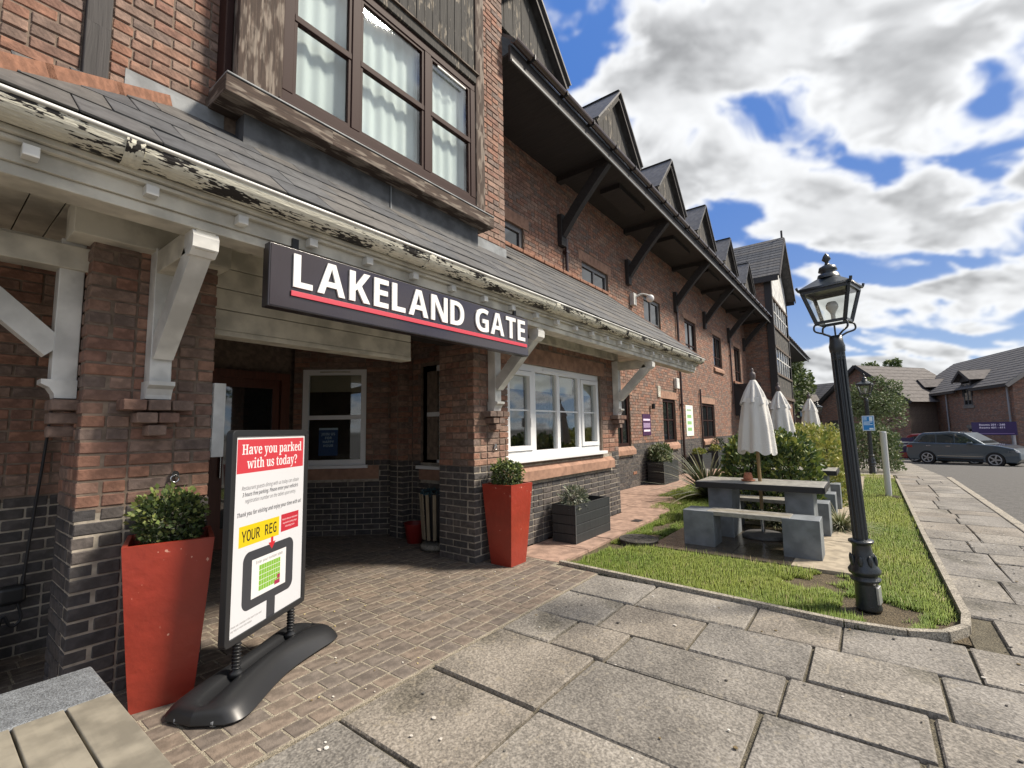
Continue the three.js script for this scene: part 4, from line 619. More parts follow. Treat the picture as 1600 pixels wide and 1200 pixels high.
{ // swinging poster sign
  const s = thing('pavement_sign', 'black framed swinging poster sign about parking on a curved black base', 'sign', [1.45, 0, -3.05], Math.atan2(0.49, 0.87));
  const W = 0.37, y0 = 0.29, y1 = 1.47;
  const fr = new THREE.Shape(); const rrct = (p, a, b, c, d, r) => { p.moveTo(a + r, b); p.lineTo(c - r, b); p.quadraticCurveTo(c, b, c, b + r); p.lineTo(c, d - r); p.quadraticCurveTo(c, d, c - r, d); p.lineTo(a + r, d); p.quadraticCurveTo(a, d, a, d - r); p.lineTo(a, b + r); p.quadraticCurveTo(a, b, a + r, b); };
  rrct(fr, -W, y0, W, y1, 0.03); const hole = new THREE.Path(); rrct(hole, -W + 0.03, y0 + 0.03, W - 0.03, y1 - 0.03, 0.01); fr.holes.push(hole);
  part('frame', tri(new THREE.ExtrudeGeometry(fr, { depth: 0.034, bevelEnabled: true, bevelSize: 0.004, bevelThickness: 0.004, bevelSegments: 2 }).translate(0, 0, -0.017)), M.blackPlastic, s);
  const tex = canvasTex(880, 1420, (c, w, h) => {
    c.fillStyle = '#eef0f4'; c.fillRect(0, 0, w, h); c.fillStyle = '#fbfbfb'; c.fillRect(0, 0, w, 30); c.fillStyle = '#dc4550'; c.fillRect(22, 26, w - 44, 250);
    c.fillStyle = '#fff'; c.textAlign = 'center'; c.font = 'bold 104px serif'; c.fillText('Have you parked', w / 2 + 10, 138, 760); c.fillText('with us today?', w / 2 + 10, 244, 640);
    c.fillStyle = '#33363c'; c.font = 'italic 40px sans-serif'; c.fillText('Restaurant guests dining with us today can obtain', w / 2, 400, 720); c.font = 'italic bold 41px sans-serif'; c.fillText('3 hours free parking. Please enter your vehicle’s', w / 2, 448, 700); c.font = 'italic 40px sans-serif'; c.fillText('registration number on the tablet upon entry.', w / 2, 496, 640);
    c.font = 'italic bold 44px sans-serif'; c.fillText('Thank you for visiting and enjoy your time with us!', w / 2, 590, 800);
    c.fillStyle = '#f2d61c'; c.fillRect(70, 660, 470, 150); c.fillStyle = '#2a2a20'; c.font = 'bold 108px monospace'; c.fillText('YOUR REG', 305, 775, 410);
    c.fillStyle = '#cf3444'; c.fillRect(565, 655, 245, 140); c.fillStyle = '#fff'; c.font = '19px sans-serif'; c.fillText('Failure to enter your vehicle details', 687, 705, 215); c.fillText('may result in a parking charge', 687, 735, 195); c.fillText('notice being issued', 687, 765, 130);
    c.fillStyle = '#43454b'; const rr2 = (x, y, w2, h2, r) => { c.beginPath(); c.moveTo(x + r, y); c.arcTo(x + w2, y, x + w2, y + h2, r); c.arcTo(x + w2, y + h2, x, y + h2, r); c.arcTo(x, y + h2, x, y, r); c.arcTo(x, y, x + w2, y, r); c.fill(); };
    rr2(125, 860, 620, 420, 70); c.fillRect(410, 1270, 105, 160); c.fillStyle = '#fbfbfb'; c.fillRect(225, 930, 420, 285);
    c.fillStyle = '#555'; c.font = '30px sans-serif'; c.fillText('Enter your number plate', 435, 972, 330); c.fillStyle = '#8cc63f'; c.fillRect(310, 990, 260, 190); c.strokeStyle = '#f4f7ee'; c.lineWidth = 4; for (let i = 1; i < 5; i++) { c.beginPath(); c.moveTo(310, 990 + i * 38); c.lineTo(570, 990 + i * 38); c.stroke(); } c.lineWidth = 3; for (let i = 1; i < 9; i++) { c.beginPath(); c.moveTo(310 + i * 29, 990); c.lineTo(310 + i * 29, 1180); c.stroke(); }
    c.fillStyle = '#b3335a'; c.fillRect(535, 1120, 36, 32); c.fillRect(500, 1160, 70, 32);
    c.fillStyle = '#d8303c'; c.beginPath(); c.moveTo(455, 900); c.lineTo(410, 845); c.lineTo(440, 845); c.lineTo(440, 805); c.lineTo(470, 805); c.lineTo(470, 845); c.lineTo(500, 845); c.fill();
    c.fillStyle = '#666'; c.font = '20px sans-serif'; c.textAlign = 'left'; c.fillText('Please ask a member of the team if you need', 24, 1350, 330); c.fillText('any help or more information', 24, 1376, 220);
  });
  const g = new THREE.PlaneGeometry(2 * W - 0.06, y1 - y0 - 0.06).translate(0, (y0 + y1) / 2, 0.012);
  part('poster', g, phys([0.66, 0.66, 0.67], 0.4, { map: tex }), s); part('back_panel', box(-W + 0.03, W - 0.03, y0 + 0.03, y1 - 0.03, -0.01, 0.008), M.blackPlastic, s);
  // moulded base: waisted slab, arched in the middle
  const n = 40, m2 = 12, P = [], I = [];
  for (let i = 0; i <= n; i++) for (let j = 0; j <= m2; j++) { const u = i / n * 2 - 1, v = j / m2 * 2 - 1; const hw = 0.27 * (0.62 + 0.38 * Math.pow(Math.abs(u), 1.6)) * Math.pow(Math.max(0, 1 - Math.pow(Math.abs(u), 9)), 0.5); const x = u * 0.56, ed = Math.pow(Math.abs(v), 4); const ridge = 0.12 + 0.03 * Math.cos(u * 3) ; const lobe = Math.pow(Math.sin(Math.PI * Math.pow(Math.abs(v), 0.75)), 0.8), y = 0.02 + (0.058 * (1 - ed) + 0.055 * lobe * (0.75 + 0.25 * Math.cos(u * 2))) * (1 - 0.35 * Math.pow(Math.abs(u), 4)); P.push(x * (1 - 0.16 * Math.pow(Math.abs(u), 6) * Math.pow(1 - Math.abs(v), 1.5)), y, v * hw); if (i && j) { const a = (i - 1) * (m2 + 1) + j - 1, b = a + m2 + 1; I.push(a, a + 1, b, b, a + 1, b + 1); } }
  const top = new THREE.BufferGeometry(); top.setAttribute('position', new THREE.Float32BufferAttribute(P, 3)); top.setIndex(I); top.computeVertexNormals();
  const P2 = P.map((q, i) => i % 3 === 1 ? 0.016 : q), bot = new THREE.BufferGeometry(); bot.setAttribute('position', new THREE.Float32BufferAttribute(P2, 3)); bot.setIndex(I.slice().reverse()); bot.computeVertexNormals();
  const sk = []; const ring = []; for (let i = 0; i <= n; i++) ring.push(i * (m2 + 1)); for (let j = 1; j <= m2; j++) ring.push(n * (m2 + 1) + j); for (let i = n - 1; i >= 0; i--) ring.push(i * (m2 + 1) + m2); for (let j = m2 - 1; j >= 0; j--) ring.push(j); const at = (Q, k) => Q.slice(k * 3, k * 3 + 3); for (let k = 0; k + 1 < ring.length; k++) { const [a, b] = [ring[k], ring[k + 1]]; sk.push(...at(P, a), ...at(P2, a), ...at(P, b), ...at(P, b), ...at(P2, a), ...at(P2, b)); } const side = new THREE.BufferGeometry(); side.setAttribute('position', new THREE.Float32BufferAttribute(sk, 3)); side.computeVertexNormals();
  part('base', [tri(top), tri(bot), tri(side)], M.blackPlastic, s);
  for (const x of [-0.25, 0.25]) { part('spring_post', [tri(lathe([[0, 0.1], [0.035, 0.1], [0.035, 0.125], [0.02, 0.135], [0.018, 0.2], [0.018, 0.29]].map((q) => q), 16).translate(x, 0, 0)), tri(tube([...Array(41)].map((_, i) => [x + 0.022 * Math.cos(i * 1.2), 0.14 + i * 0.0035, 0.022 * Math.sin(i * 1.2)]), 0.004, 160, 5))], M.blackPlastic, s); }
  for (const [x, z] of [[-0.52, 0.1], [-0.52, -0.1], [0.5, 0.12]]) part('wheel', tri(new THREE.CylinderGeometry(0.022, 0.022, 0.018, 16).rotateX(Math.PI / 2).translate(x, 0.022, z)), std([0.3, 0.32, 0.34], 0.5), s);
}
// white-edged menu case and cable on the pillar
single('menu_case', [rbox(1.262, 1.33, 1.30, 1.80, -3.62, -3.52, 0.006), rbox(1.266, 1.34, 1.30, 1.80, -3.519, -3.505, 0.003)], M.white, 'narrow white edged display case fixed on the inner side of the left brick pillar', 'display case');
{
  const s = thing('outdoor_socket', 'black weatherproof socket with a hanging cable on the wall beside the left pillar', 'socket', [0, 0, 0]);
  part('cable', tri(tube([[0.66, 2.6, -4.61], [0.65, 2.0, -4.6], [0.62, 1.4, -4.6], [0.58, 0.8, -4.6], [0.56, 0.45, -4.59]], 0.009, 40)), M.black, s); part('socket_cover', rbox(0.44, 0.58, 0.36, 0.48, -4.63, -4.54, 0.03, 3), M.blackPlastic, s); part('cable', tri(tube([[0.54, 0.37, -4.57], [0.56, 0.25, -4.56], [0.52, 0.22, -4.56], [0.48, 0.3, -4.56], [0.45, 0.1, -4.57], [0.44, 0.0, -4.56]], 0.009, 40)), M.black, s);
}
single('timber_box', [rbox(-1.4, 0.38, 0, 0.24, -4.55, -4.1, 0.01), rbox(-1.4, 0.40, 0.24, 0.27, -4.57, -4.08, 0.008)], mapd([0.16, 0.125, 0.085], 0.9, T.grain, 1.5, T.grainH, 0.004), 'low weathered timber box on the ground beside the left pillar', 'box');
// ---------------------------------------------------------------- planters and plants
const BOXG = [[0.05, 0.09, 0.018], [0.075, 0.125, 0.025], [0.11, 0.165, 0.035], [0.035, 0.065, 0.015], [0.17, 0.205, 0.045]];
function leaves(n, at, size, cols, o = {}) { // n leaf blades; at() -> [position, outward]
  const P = new Float32Array(n * 18), C = new Float32Array(n * 18), N = new Float32Array(n * 18), d = new V3(), s = new V3(), u = new V3(), q = new V3();
  for (let i = 0; i < n; i++) {
    const [p, out, sc = 1] = at(i); d.set(rr(-1, 1), rr(-0.6, 1), rr(-1, 1)).normalize().lerp(out, o.follow ?? 0.5).normalize(); u.set(rr(-1, 1), rr(-1, 1), rr(-1, 1)); s.crossVectors(d, u).normalize(); q.crossVectors(s, d);
    const L = size * sc * rr(0.7, 1.3), w = L * (o.aspect ?? 0.3), b = L * (o.bend ?? 0.12), c = pick(cols), k = rr(0.8, 1.2);
    const A = p, B = [p.x + d.x * L * 0.5 + s.x * w + q.x * b, p.y + d.y * L * 0.5 + s.y * w + q.y * b, p.z + d.z * L * 0.5 + s.z * w + q.z * b], E = [p.x + d.x * L * 0.5 - s.x * w + q.x * b, p.y + d.y * L * 0.5 - s.y * w + q.y * b, p.z + d.z * L * 0.5 - s.z * w + q.z * b], D = [p.x + d.x * L, p.y + d.y * L, p.z + d.z * L];
    P.set([A.x, A.y, A.z, ...B, ...E, ...E, ...B, ...D], i * 18); for (let j = 0; j < 6; j++) { C.set([c[0] * k, c[1] * k, c[2] * k], i * 18 + j * 3); N.set([q.x, q.y, q.z], i * 18 + j * 3); }
  }
  const g = new THREE.BufferGeometry(); g.setAttribute('position', new THREE.BufferAttribute(P, 3)); g.setAttribute('normal', new THREE.BufferAttribute(N, 3)); g.setAttribute('color', new THREE.BufferAttribute(C, 3)); g.setAttribute('uv', new THREE.BufferAttribute(new Float32Array(n * 12), 2)); return g;
}
const ballPt = (r, lo = 0.5, sq = 1) => { const d = new V3(rr(-1, 1), rr(-1, 1), rr(-1, 1)).normalize(), k = r * Math.pow(rr(lo ** 3, 1), 1 / 3) * (0.86 + 0.28 * vn(d.x * 2.3 + 9, d.y * 2.3 + d.z * 2 + 4, 0, 3)); return [new V3(d.x * k, d.y * k * sq, d.z * k), d]; };
function boxBall(name, label, at, r, cols = BOXG, n = 2600) {
  const t = thing(name, label, 'shrub', at);
  part('foliage', [leaves(n, () => { const [p, d] = ballPt(r); p.y += r * 0.86; return [p, d]; }, 0.03, cols, { aspect: 0.34 }), leaves(160, () => { const [p, d] = ballPt(r * 1.12, 0.95); p.y = Math.abs(p.y) + r * 0.9; return [p, d, 1.1]; }, 0.032, [[0.2, 0.24, 0.05], [0.14, 0.2, 0.04]], { aspect: 0.34, follow: 0.8 })], M.leaf, t);
  part('stem', [tri(cyl(0, -0.1, r, 0, 0.02, 0.012, 8)), ...[...Array(7)].map((_, i) => bar([0, 0, 0], [Math.cos(i * 0.9) * r * 0.6, r * 1.1, Math.sin(i * 0.9) * r * 0.6], 0.008, 0.008))], M.bark, t);
  return t;
}
function redPlanter(label, at, turn, h = 0.87, top = 0.205, bot = 0.138) {
  const t = thing('tall_planter', label, 'planter', at, turn, 'tapering red planters at the porch');
  const sq = (r, y) => [[-r, y, r], [r, y, r], [r, y, -r], [-r, y, -r]], P = [], add = (A, B) => { for (let i = 0; i < 4; i++) { const j = (i + 1) % 4; P.push(...A[i], ...A[j], ...B[j], ...A[i], ...B[j], ...B[i]); } };
  const rings = []; for (let k = 0; k <= 8; k++) rings.push(sq(lerp(bot, top, Math.pow(k / 8, 0.9)), h * k / 8)); for (let k = 0; k < 8; k++) add(rings[k], rings[k + 1]);
  add(sq(top, h), sq(top - 0.022, h + 0.001)); add(sq(top - 0.022, h + 0.001), sq(top - 0.035, h - 0.16));
  const b = sq(bot, 0.0); P.push(...b[0], ...b[2], ...b[1], ...b[0], ...b[3], ...b[2]);
  const g = new THREE.BufferGeometry(); g.setAttribute('position', new THREE.Float32BufferAttribute(P, 3)); g.computeVertexNormals();
  part('body', tri(g), M.red, t); part('soil', box(-top + 0.03, top - 0.03, h - 0.12, h - 0.08, -top + 0.03, top - 0.03), M.soil, t); return t;
}
redPlanter('tapering red planter with a box ball standing behind the poster sign', [0.99, 0, -3.27], -0.3);
boxBall('box_ball', 'clipped box ball in the red planter behind the poster sign', [0.99, 0.81, -3.27], 0.168);
redPlanter('chipped tapering red planter with a box ball in front of the right brick pillar', [4.14, 0, -3.25], 0.02, 0.86, 0.2, 0.135);
boxBall('box_ball', 'clipped box ball in the chipped red planter by the wide white window', [4.13, 0.80, -3.25], 0.16);
function darkPlanter(label, x0, x1, z0, z1, h) {
  const t = thing('slatted_planter', label, 'planter', [(x0 + x1) / 2, 0, (z0 + z1) / 2], 0, 'dark slatted planters along the wall'), w = (x1 - x0) / 2, d = (z1 - z0) / 2, n = 4;
  for (let k = 0; k < n; k++) { const a = h * k / n + 0.002, b = h * (k + 1) / n - 0.003; part('slat', rbox(-w, w, a, b, d - 0.022, d, 0.005), M.planter, t); part('slat', rbox(-w, w, a, b, -d, -d + 0.022, 0.005), M.planter, t); part('slat', rbox(-w - 0.001, -w + 0.021, a, b, -d + 0.022, d - 0.022, 0.005), M.planter, t); part('slat', rbox(w - 0.021, w + 0.001, a, b, -d + 0.022, d - 0.022, 0.005), M.planter, t); }
  part('rim', [box(-w, w, h - 0.002, h + 0.006, d - 0.03, d + 0.002), box(-w, w, h - 0.002, h + 0.006, -d - 0.002, -d + 0.03), box(-w - 0.003, -w + 0.03, h - 0.0015, h + 0.0065, -d + 0.03, d - 0.03), box(w - 0.03, w + 0.003, h - 0.0015, h + 0.0065, -d + 0.03, d - 0.03)], M.planter, t);
  part('corner_trim', [[-w, d], [w, d]].map(([x, z]) => box(x - 0.006, x + 0.006, 0.0, h, z - 0.004, z + 0.005)), std([0.1, 0.11, 0.115], 0.4), t);
  part('soil', box(-w + 0.02, w - 0.02, h - 0.16, h - 0.09, -d + 0.02, d - 0.02), M.soil, t); return t;
}
const GREY = [[0.13, 0.155, 0.11], [0.20, 0.22, 0.16], [0.09, 0.12, 0.07], [0.30, 0.30, 0.22]], YEL = [[0.35, 0.33, 0.05], [0.25, 0.28, 0.05], [0.12, 0.18, 0.03]], VAR = [[0.10, 0.15, 0.05], [0.32, 0.33, 0.2], [0.16, 0.2, 0.08], [0.06, 0.1, 0.03]];
function plant(name, label, at, rx, ry, rz, n, size, cols, o = {}) {
  const t = thing(name, label, o.cat ?? 'plant', at);
  part('foliage', leaves(n, () => { const [p, d] = ballPt(1, 0.25); return [new V3(p.x * rx, Math.max(0.01, (p.y * 0.5 + 0.5) * ry), p.z * rz), d]; }, size, cols, o), o.mat ?? M.leaf, t);
  const st = []; for (let i = 0; i < 9; i++) { const a = rr(0, 6.28), k = rr(0.2, 0.7); st.push(bar([Math.cos(a) * rx * 0.1, -0.08, Math.sin(a) * rz * 0.1], [Math.cos(a) * rx * k, ry * rr(0.5, 0.9), Math.sin(a) * rz * k], 0.008, 0.008)); }
  part('stem', st, M.bark, t); return t;
}
darkPlanter('dark slatted planter with a sage plant under the wide white window', 5.24, 6.2, -3.38, -3.03, 0.47);
plant('sage_plant', 'grey leaved sage in the dark planter under the wide white window', [5.52, 0.40, -3.2], 0.2, 0.26, 0.14, 420, 0.075, GREY, { aspect: 0.2, follow: 0.7 });
plant('trailing_plant', 'small trailing grey plant at the corner of the dark planter under the window', [5.32, 0.41, -3.1], 0.07, 0.08, 0.07, 120, 0.05, GREY, { aspect: 0.2 });
darkPlanter('dark slatted planter with a bushy variegated shrub between two brown windows', 11.75, 12.85, -4.63, -4.2, 0.56);
plant('variegated_shrub', 'bushy variegated shrub in the planter between two brown windows', [12.2, 0.5, -4.42], 0.46, 0.5, 0.24, 1500, 0.085, VAR, { aspect: 0.25 });
darkPlanter('dark slatted planter with yellow foliage just past the downpipe', 15.2, 16.2, -4.62, -4.2, 0.58); darkPlanter('dark slatted planter with a dark conifer under the multi-pane window', 17.3, 18.4, -4.62, -4.25, 0.6);
plant('yellow_plant', 'low yellow foliage in the planter just past the downpipe', [15.6, 0.52, -4.4], 0.35, 0.22, 0.18, 420, 0.07, YEL); plant('yellow_plant', 'low yellow foliage beside the dark conifer under the multi-pane window', [17.5, 0.54, -4.4], 0.25, 0.24, 0.16, 360, 0.07, YEL); plant('dwarf_conifer', 'dark dwarf conifer in the far slatted planter', [18.05, 0.55, -4.42], 0.2, 0.5, 0.2, 900, 0.06, [[0.02, 0.045, 0.015], [0.03, 0.06, 0.02]], { aspect: 0.12 });
single('white_pot', tri(lathe([[0, 0], [0.075, 0], [0.1, 0.16], [0.092, 0.16], [0.07, 0.02], [0, 0.02]]).translate(15.0, 0, -4.1)), M.white, 'small white pot in front of the planter with yellow foliage', 'pot');
// ---------------------------------------------------------------- bin and fire bucket in the porch
{
  const t = thing('litter_bin', 'round slatted timber litter bin on a concrete base in the porch', 'bin', [4.14, 0, -4.38]);
  part('base', tri(lathe([[0, 0], [0.2, 0], [0.2, 0.05], [0.18, 0.075], [0, 0.075]], 28)), mapd([0.4, 0.37, 0.31], 0.9, T.speck, 2), t);
  const sm = mapd([0.34, 0.28, 0.19], 0.85, T.grain, 2, T.grainH, 0.003);
  for (let i = 0; i < 14; i++) { const a = i / 14 * Math.PI * 2, g = rbox(-0.021, 0.021, 0.13, 0.68, -0.008, 0.008, 0.003).rotateX(0.07).translate(0, 0, 0.165); part('slat', g.rotateY(a), sm, t); }
  part('liner', tri(lathe([[0.13, 0.15], [0.165, 0.66], [0.172, 0.69], [0.158, 0.69], [0.125, 0.16]], 28)), M.black, t); part('post', tri(cyl(0, 0.07, 0.16, 0, 0.03)), M.black, t);
  part('bin_bag', leaves(120, (i) => { const a = i / 120 * 6.28; return [new V3(Math.cos(a) * 0.16, 0.68, Math.sin(a) * 0.16), new V3(Math.cos(a), 0.2, Math.sin(a))]; }, 0.05, [[0.02, 0.06, 0.08], [0.04, 0.10, 0.12]], { aspect: 0.5 }), M.leaf, t);
}
single('fire_bucket', tri(lathe([[0, 0], [0.1, 0], [0.14, 0.24], [0.148, 0.25], [0.138, 0.25], [0.1, 0.02], [0, 0.02]]).translate(4.2, 0, -4.86)), std([0.22, 0.015, 0.012], 0.5), 'red bucket on the porch floor behind the litter bin', 'bucket');
// ---------------------------------------------------------------- benches, table, parasol
{
  const t = thing('slatted_bench', 'concrete ended bench with buff slats beside the red planter', 'bench', [0.37, 0, 0]);
  part('end_block', tri(new RoundedBoxGeometry(0.42, 0.44, 0.36, 2, 0.012).translate(0, 0.225, -2.63)), mapd([0.25, 0.27, 0.29], 0.6, T.speck, 3.2, T.speckH, 0.003), t);
  for (let k = 0; k < 3; k++) part('slat', rbox(-0.208 + k * 0.139, -0.075 + k * 0.139, 0.405, 0.448, -2.448, -0.9, 0.006), M.deck, t);
  part('bearer', box(-0.18, 0.18, 0.34, 0.404, -2.44, -0.9), M.black, t); part('end_block', tri(new RoundedBoxGeometry(0.42, 0.44, 0.36, 2, 0.012).translate(0, 0.225, -0.7)), mapd([0.25, 0.27, 0.29], 0.6, T.speck, 3.2, T.speckH, 0.003), t);
}
function picnicBench(label, at) {
  const t = thing('concrete_bench', label, 'bench', at, 0, 'concrete benches at the picnic tables');
  for (const z of [-0.54, 0.54]) part('end_block', tri(new RoundedBoxGeometry(0.35, 0.42, 0.36, 2, 0.008).translate(0, 0.21, z)), M.concrete, t);
  for (let k = 0; k < 3; k++) part('seat_plank', rbox(-0.165 + k * 0.11, -0.058 + k * 0.11, 0.375, 0.424, -0.44, 0.44, 0.004), k === 1 ? M.deck : M.deckGrey, t);
  return t;
}
function picnicTable(label, at) {
  const t = thing('concrete_table', label, 'table', at, 0, 'concrete picnic tables on the flagstones');
  for (const z of [-0.45, 0.45]) part('leg_block', tri(new RoundedBoxGeometry(0.46, 0.64, 0.3, 2, 0.008).translate(0, 0.32, z)), M.concrete, t);
  for (let k = 0; k < 6; k++) part('top_plank', rbox(-0.36 + k * 0.12, -0.246 + k * 0.12, 0.642, 0.72, -0.72, 0.72, 0.005), M.deckGrey, t);
  part('edge_strip', [rbox(-0.37, -0.363, 0.645, 0.717, -0.72, 0.72, 0.002), rbox(-0.36, 0.477, 0.645, 0.717, 0.722, 0.735, 0.003)], M.black, t);
  return t;
}
picnicBench('wet concrete bench with plank seat in front of the table with the terracotta pot', [6.2, 0, -1.22]); picnicTable('concrete and plank picnic table with a terracotta pot and closed parasol', [6.9, 0, -1.2]); picnicBench('concrete bench behind the table with the terracotta pot', [7.56, 0, -1.22]);
picnicBench('concrete bench in front of the picnic table half hidden by the laurel hedge', [8.6, 0, -1.2]); picnicTable('concrete picnic table half hidden by the laurel hedge', [9.3, 0, -1.2]); picnicBench('concrete bench beside the sunlit yellow hedge', [10.0, 0, -1.2]);
picnicTable('farthest concrete picnic table behind the sunlit yellow hedge', [13.6, 0, -1.2]);
single('terracotta_pot', tri(lathe([[0, 0.002], [0.075, 0.002], [0.09, 0.02], [0.055, 0.024], [0.05, 0.03], [0.062, 0.035], [0.046, 0.085], [0.05, 0.09], [0.04, 0.11], [0, 0.11]], 28).translate(6.86, 0.72, -1.33)), M.terracotta, 'upturned terracotta pot used as an ashtray on the picnic table', 'pot');
function parasol(label, at, H, lean) {
  const t = thing('closed_parasol', label, 'parasol', at, 0, 'closed white parasols at the picnic tables'); t.rotation.z = lean;
  part('pole', tri(cyl(0, 0.3, H - 0.12, 0, 0.021)), mapd([0.38, 0.26, 0.12], 0.6, T.grain, 2), t); part('sleeve', tri(cyl(0, 0.02, 0.36, 0, 0.026)), M.steel, t);
  part('base', tri(lathe([[0, 0], [0.25, 0], [0.26, 0.03], [0.22, 0.055], [0.05, 0.07], [0, 0.07]], 32)), mapd([0.09, 0.09, 0.09], 0.6, T.mottle, 2), t);
  const surf = (y0, y1, r0, r1, folds, amp, hem) => { const n = 96, m = 18, P = [], I = []; for (let j = 0; j <= m; j++) for (let i = 0; i <= n; i++) { const a = i / n * Math.PI * 2, k = j / m, r = lerp(r0, r1, Math.pow(k, 0.8)) * (1 + amp * Math.min(1, k * 2) * Math.cos(a * folds + Math.sin(k * 3 + at[0]) * 0.5) + 0.06 * k * Math.sin(a * 3 + at[0])); const y = lerp(y1, y0, k) + hem * k * k * Math.cos(a * folds + 1) + hem * k * Math.sin(a * 2 + at[0]); P.push(Math.cos(a) * r, y, Math.sin(a) * r); if (i && j) { const q = (j - 1) * (n + 1) + i - 1, w = q + n + 1; I.push(q, q + 1, w, w, q + 1, w + 1); } } const g = new THREE.BufferGeometry(); g.setAttribute('position', new THREE.Float32BufferAttribute(P, 3)); g.setIndex(I); g.computeVertexNormals(); return tri(g); };
  part('canopy', surf(H - 1.02, H - 0.30, 0.135, 0.215, 8, 0.11, 0.02), M.canvas, t); part('top_flounce', surf(H - 0.38, H - 0.06, 0.03, 0.155, 8, 0.14, 0.015), M.canvas, t);
  part('finial', tri(lathe([[0, 0.12], [0.012, 0.11], [0.02, 0.09], [0.012, 0.07], [0.035, 0.05], [0.04, 0.02], [0.03, -0.06], [0, -0.06]], 16).translate(0, H - 0.02, 0)), std([0.12, 0.1, 0.1], 0.5), t); return t;
}
parasol('closed white parasol standing through the table with the terracotta pot', [6.92, 0, -1.2], 2.12, 0.02); parasol('closed white parasol behind the laurel hedge', [9.6, 0, -1.27], 2.12, 0.0); parasol('closed white parasol behind the sunlit yellow hedge', [13.6, 0, -1.15], 2.15, -0.01);
// ---------------------------------------------------------------- lamp posts
function lampPost(label, at, tilt, H = 2.8) {
  const t = thing('street_lamp', label, 'lamp post', at, -0.2, 'Victorian style black lamp posts'); t.rotation.set(tilt[0], -0.2, tilt[1], 'YXZ');
  part('base', tri(lathe([[0, 0], [0.085, 0], [0.09, 0.02], [0.083, 0.05], [0.078, 0.2], [0.082, 0.215], [0.1, 0.23], [0.103, 0.245], [0.085, 0.255], [0.083, 0.27], [0.105, 0.285], [0.11, 0.31], [0.09, 0.34], [0.075, 0.40], [0.066, 0.46], [0.062, 0.50], [0.072, 0.515], [0.085, 0.525], [0.085, 0.54], [0.05, 0.55], [0, 0.55]], 28)), M.iron, t);
  const orn = []; for (let i = 0; i < 8; i++) { const a = i / 8 * 6.283; orn.push(tri(new THREE.SphereGeometry(0.018, 8, 6).scale(1, 2.6, 0.7).rotateY(-a + Math.PI / 2).translate(Math.cos(a) * 0.083, 0.385, Math.sin(a) * 0.083))); } part('acanthus', orn, M.iron, t); part('door', rbox(-0.045, 0.045, 0.06, 0.19, 0.068, 0.086, 0.004), M.galv, t);
  const fl = []; for (let i = 0; i < 10; i++) { const a = i / 10 * 6.283; fl.push(tri(new THREE.CylinderGeometry(0.008, 0.01, H - 1.2, 6).translate(Math.cos(a) * 0.043, 0.55 + (H - 1.2) / 2, Math.sin(a) * 0.043))); } fl.push(tri(cyl(0, 0.54, H - 0.64, 0, 0.047, 0.036, 20)));
  part('shaft', fl, M.iron, t);
  const y = H - 0.68; part('collar', tri(lathe([[0.038, y - 0.12], [0.052, y - 0.11], [0.04, y - 0.095], [0.052, y - 0.08], [0.04, y - 0.065], [0.055, y - 0.045], [0.058, y], [0.05, y + 0.03], [0.045, y + 0.09], [0, y + 0.09]], 20)), M.iron, t);
  const L = H - 0.48, b = 0.1, w = 0.165, hh = 0.27, sc = [];
  for (let i = 0; i < 4; i++) { const a = i * Math.PI / 2 + Math.PI / 4; const c = Math.cos(a), s = Math.sin(a); sc.push(tri(tube([[c * 0.035, y + 0.08, s * 0.035], [c * 0.09, y + 0.11, s * 0.09], [c * 0.165, y + 0.14, s * 0.165], [c * 0.16, y + 0.185, s * 0.16], [c * 0.125, L - 0.005, s * 0.125]], 0.008, 20, 6))); } sc.push(tri(cyl(0, y, L, 0, 0.007, 0.007, 8)));
  part('scroll_arms', sc, M.iron, t);
  const bars = []; for (let i = 0; i < 4; i++) { const [sx, sz] = [[1, 1], [1, -1], [-1, -1], [-1, 1]][i], [tx, tz] = [[1, -1], [-1, -1], [-1, 1], [1, 1]][i]; bars.push(bar([sx * b, L, sz * b], [sx * w, L + hh, sz * w], 0.022, 0.022), bar([sx * b, L + 0.006, sz * b], [tx * b, L + 0.006, tz * b], 0.022, 0.022), bar([sx * w, L + hh, sz * w], [tx * w, L + hh, tz * w], 0.026, 0.03)); }
  part('lantern_frame', bars, M.iron, t);
  const gl = phys([0.92, 0.93, 0.9], 0.12, { transmission: 1, thickness: 0, ior: 1.5 });
  for (let i = 0; i < 4; i++) { const g = new THREE.BufferGeometry(); g.setAttribute('position', new THREE.Float32BufferAttribute([-b, L, b, b, L, b, w, L + hh, w, -b, L, b, w, L + hh, w, -w, L + hh, w], 3)); g.computeVertexNormals(); part('glass_pane', tri(g).rotateY(i * Math.PI / 2), gl, t); }
  const rf = (r0, y0, r1, y1) => new THREE.CylinderGeometry(r1 * 1.414, r0 * 1.414, y1 - y0, 4, 1, false).rotateY(Math.PI / 4).translate(0, (y0 + y1) / 2, 0);
  part('lantern_roof', [tri(rf(0.192, L + hh + 0.012, 0.188, L + hh + 0.03)), tri(rf(0.184, L + hh + 0.03, 0.06, L + hh + 0.12)), tri(lathe([[0.085, 0], [0.075, 0.035], [0.045, 0.05], [0.07, 0.065], [0.06, 0.1], [0.02, 0.12], [0.012, 0.14], [0.034, 0.165], [0.02, 0.2], [0, 0.225]], 20).translate(0, L + hh + 0.115, 0)), ...[0, 1, 2, 3].map((i) => { const a = i * Math.PI / 2 + Math.PI / 4; return tri(tube([[Math.cos(a) * 0.235, L + hh + 0.02, Math.sin(a) * 0.235], [Math.cos(a) * 0.265, L + hh + 0.025, Math.sin(a) * 0.265], [Math.cos(a) * 0.275, L + hh + 0.05, Math.sin(a) * 0.275]], 0.011, 8, 6)); })], M.iron, t);
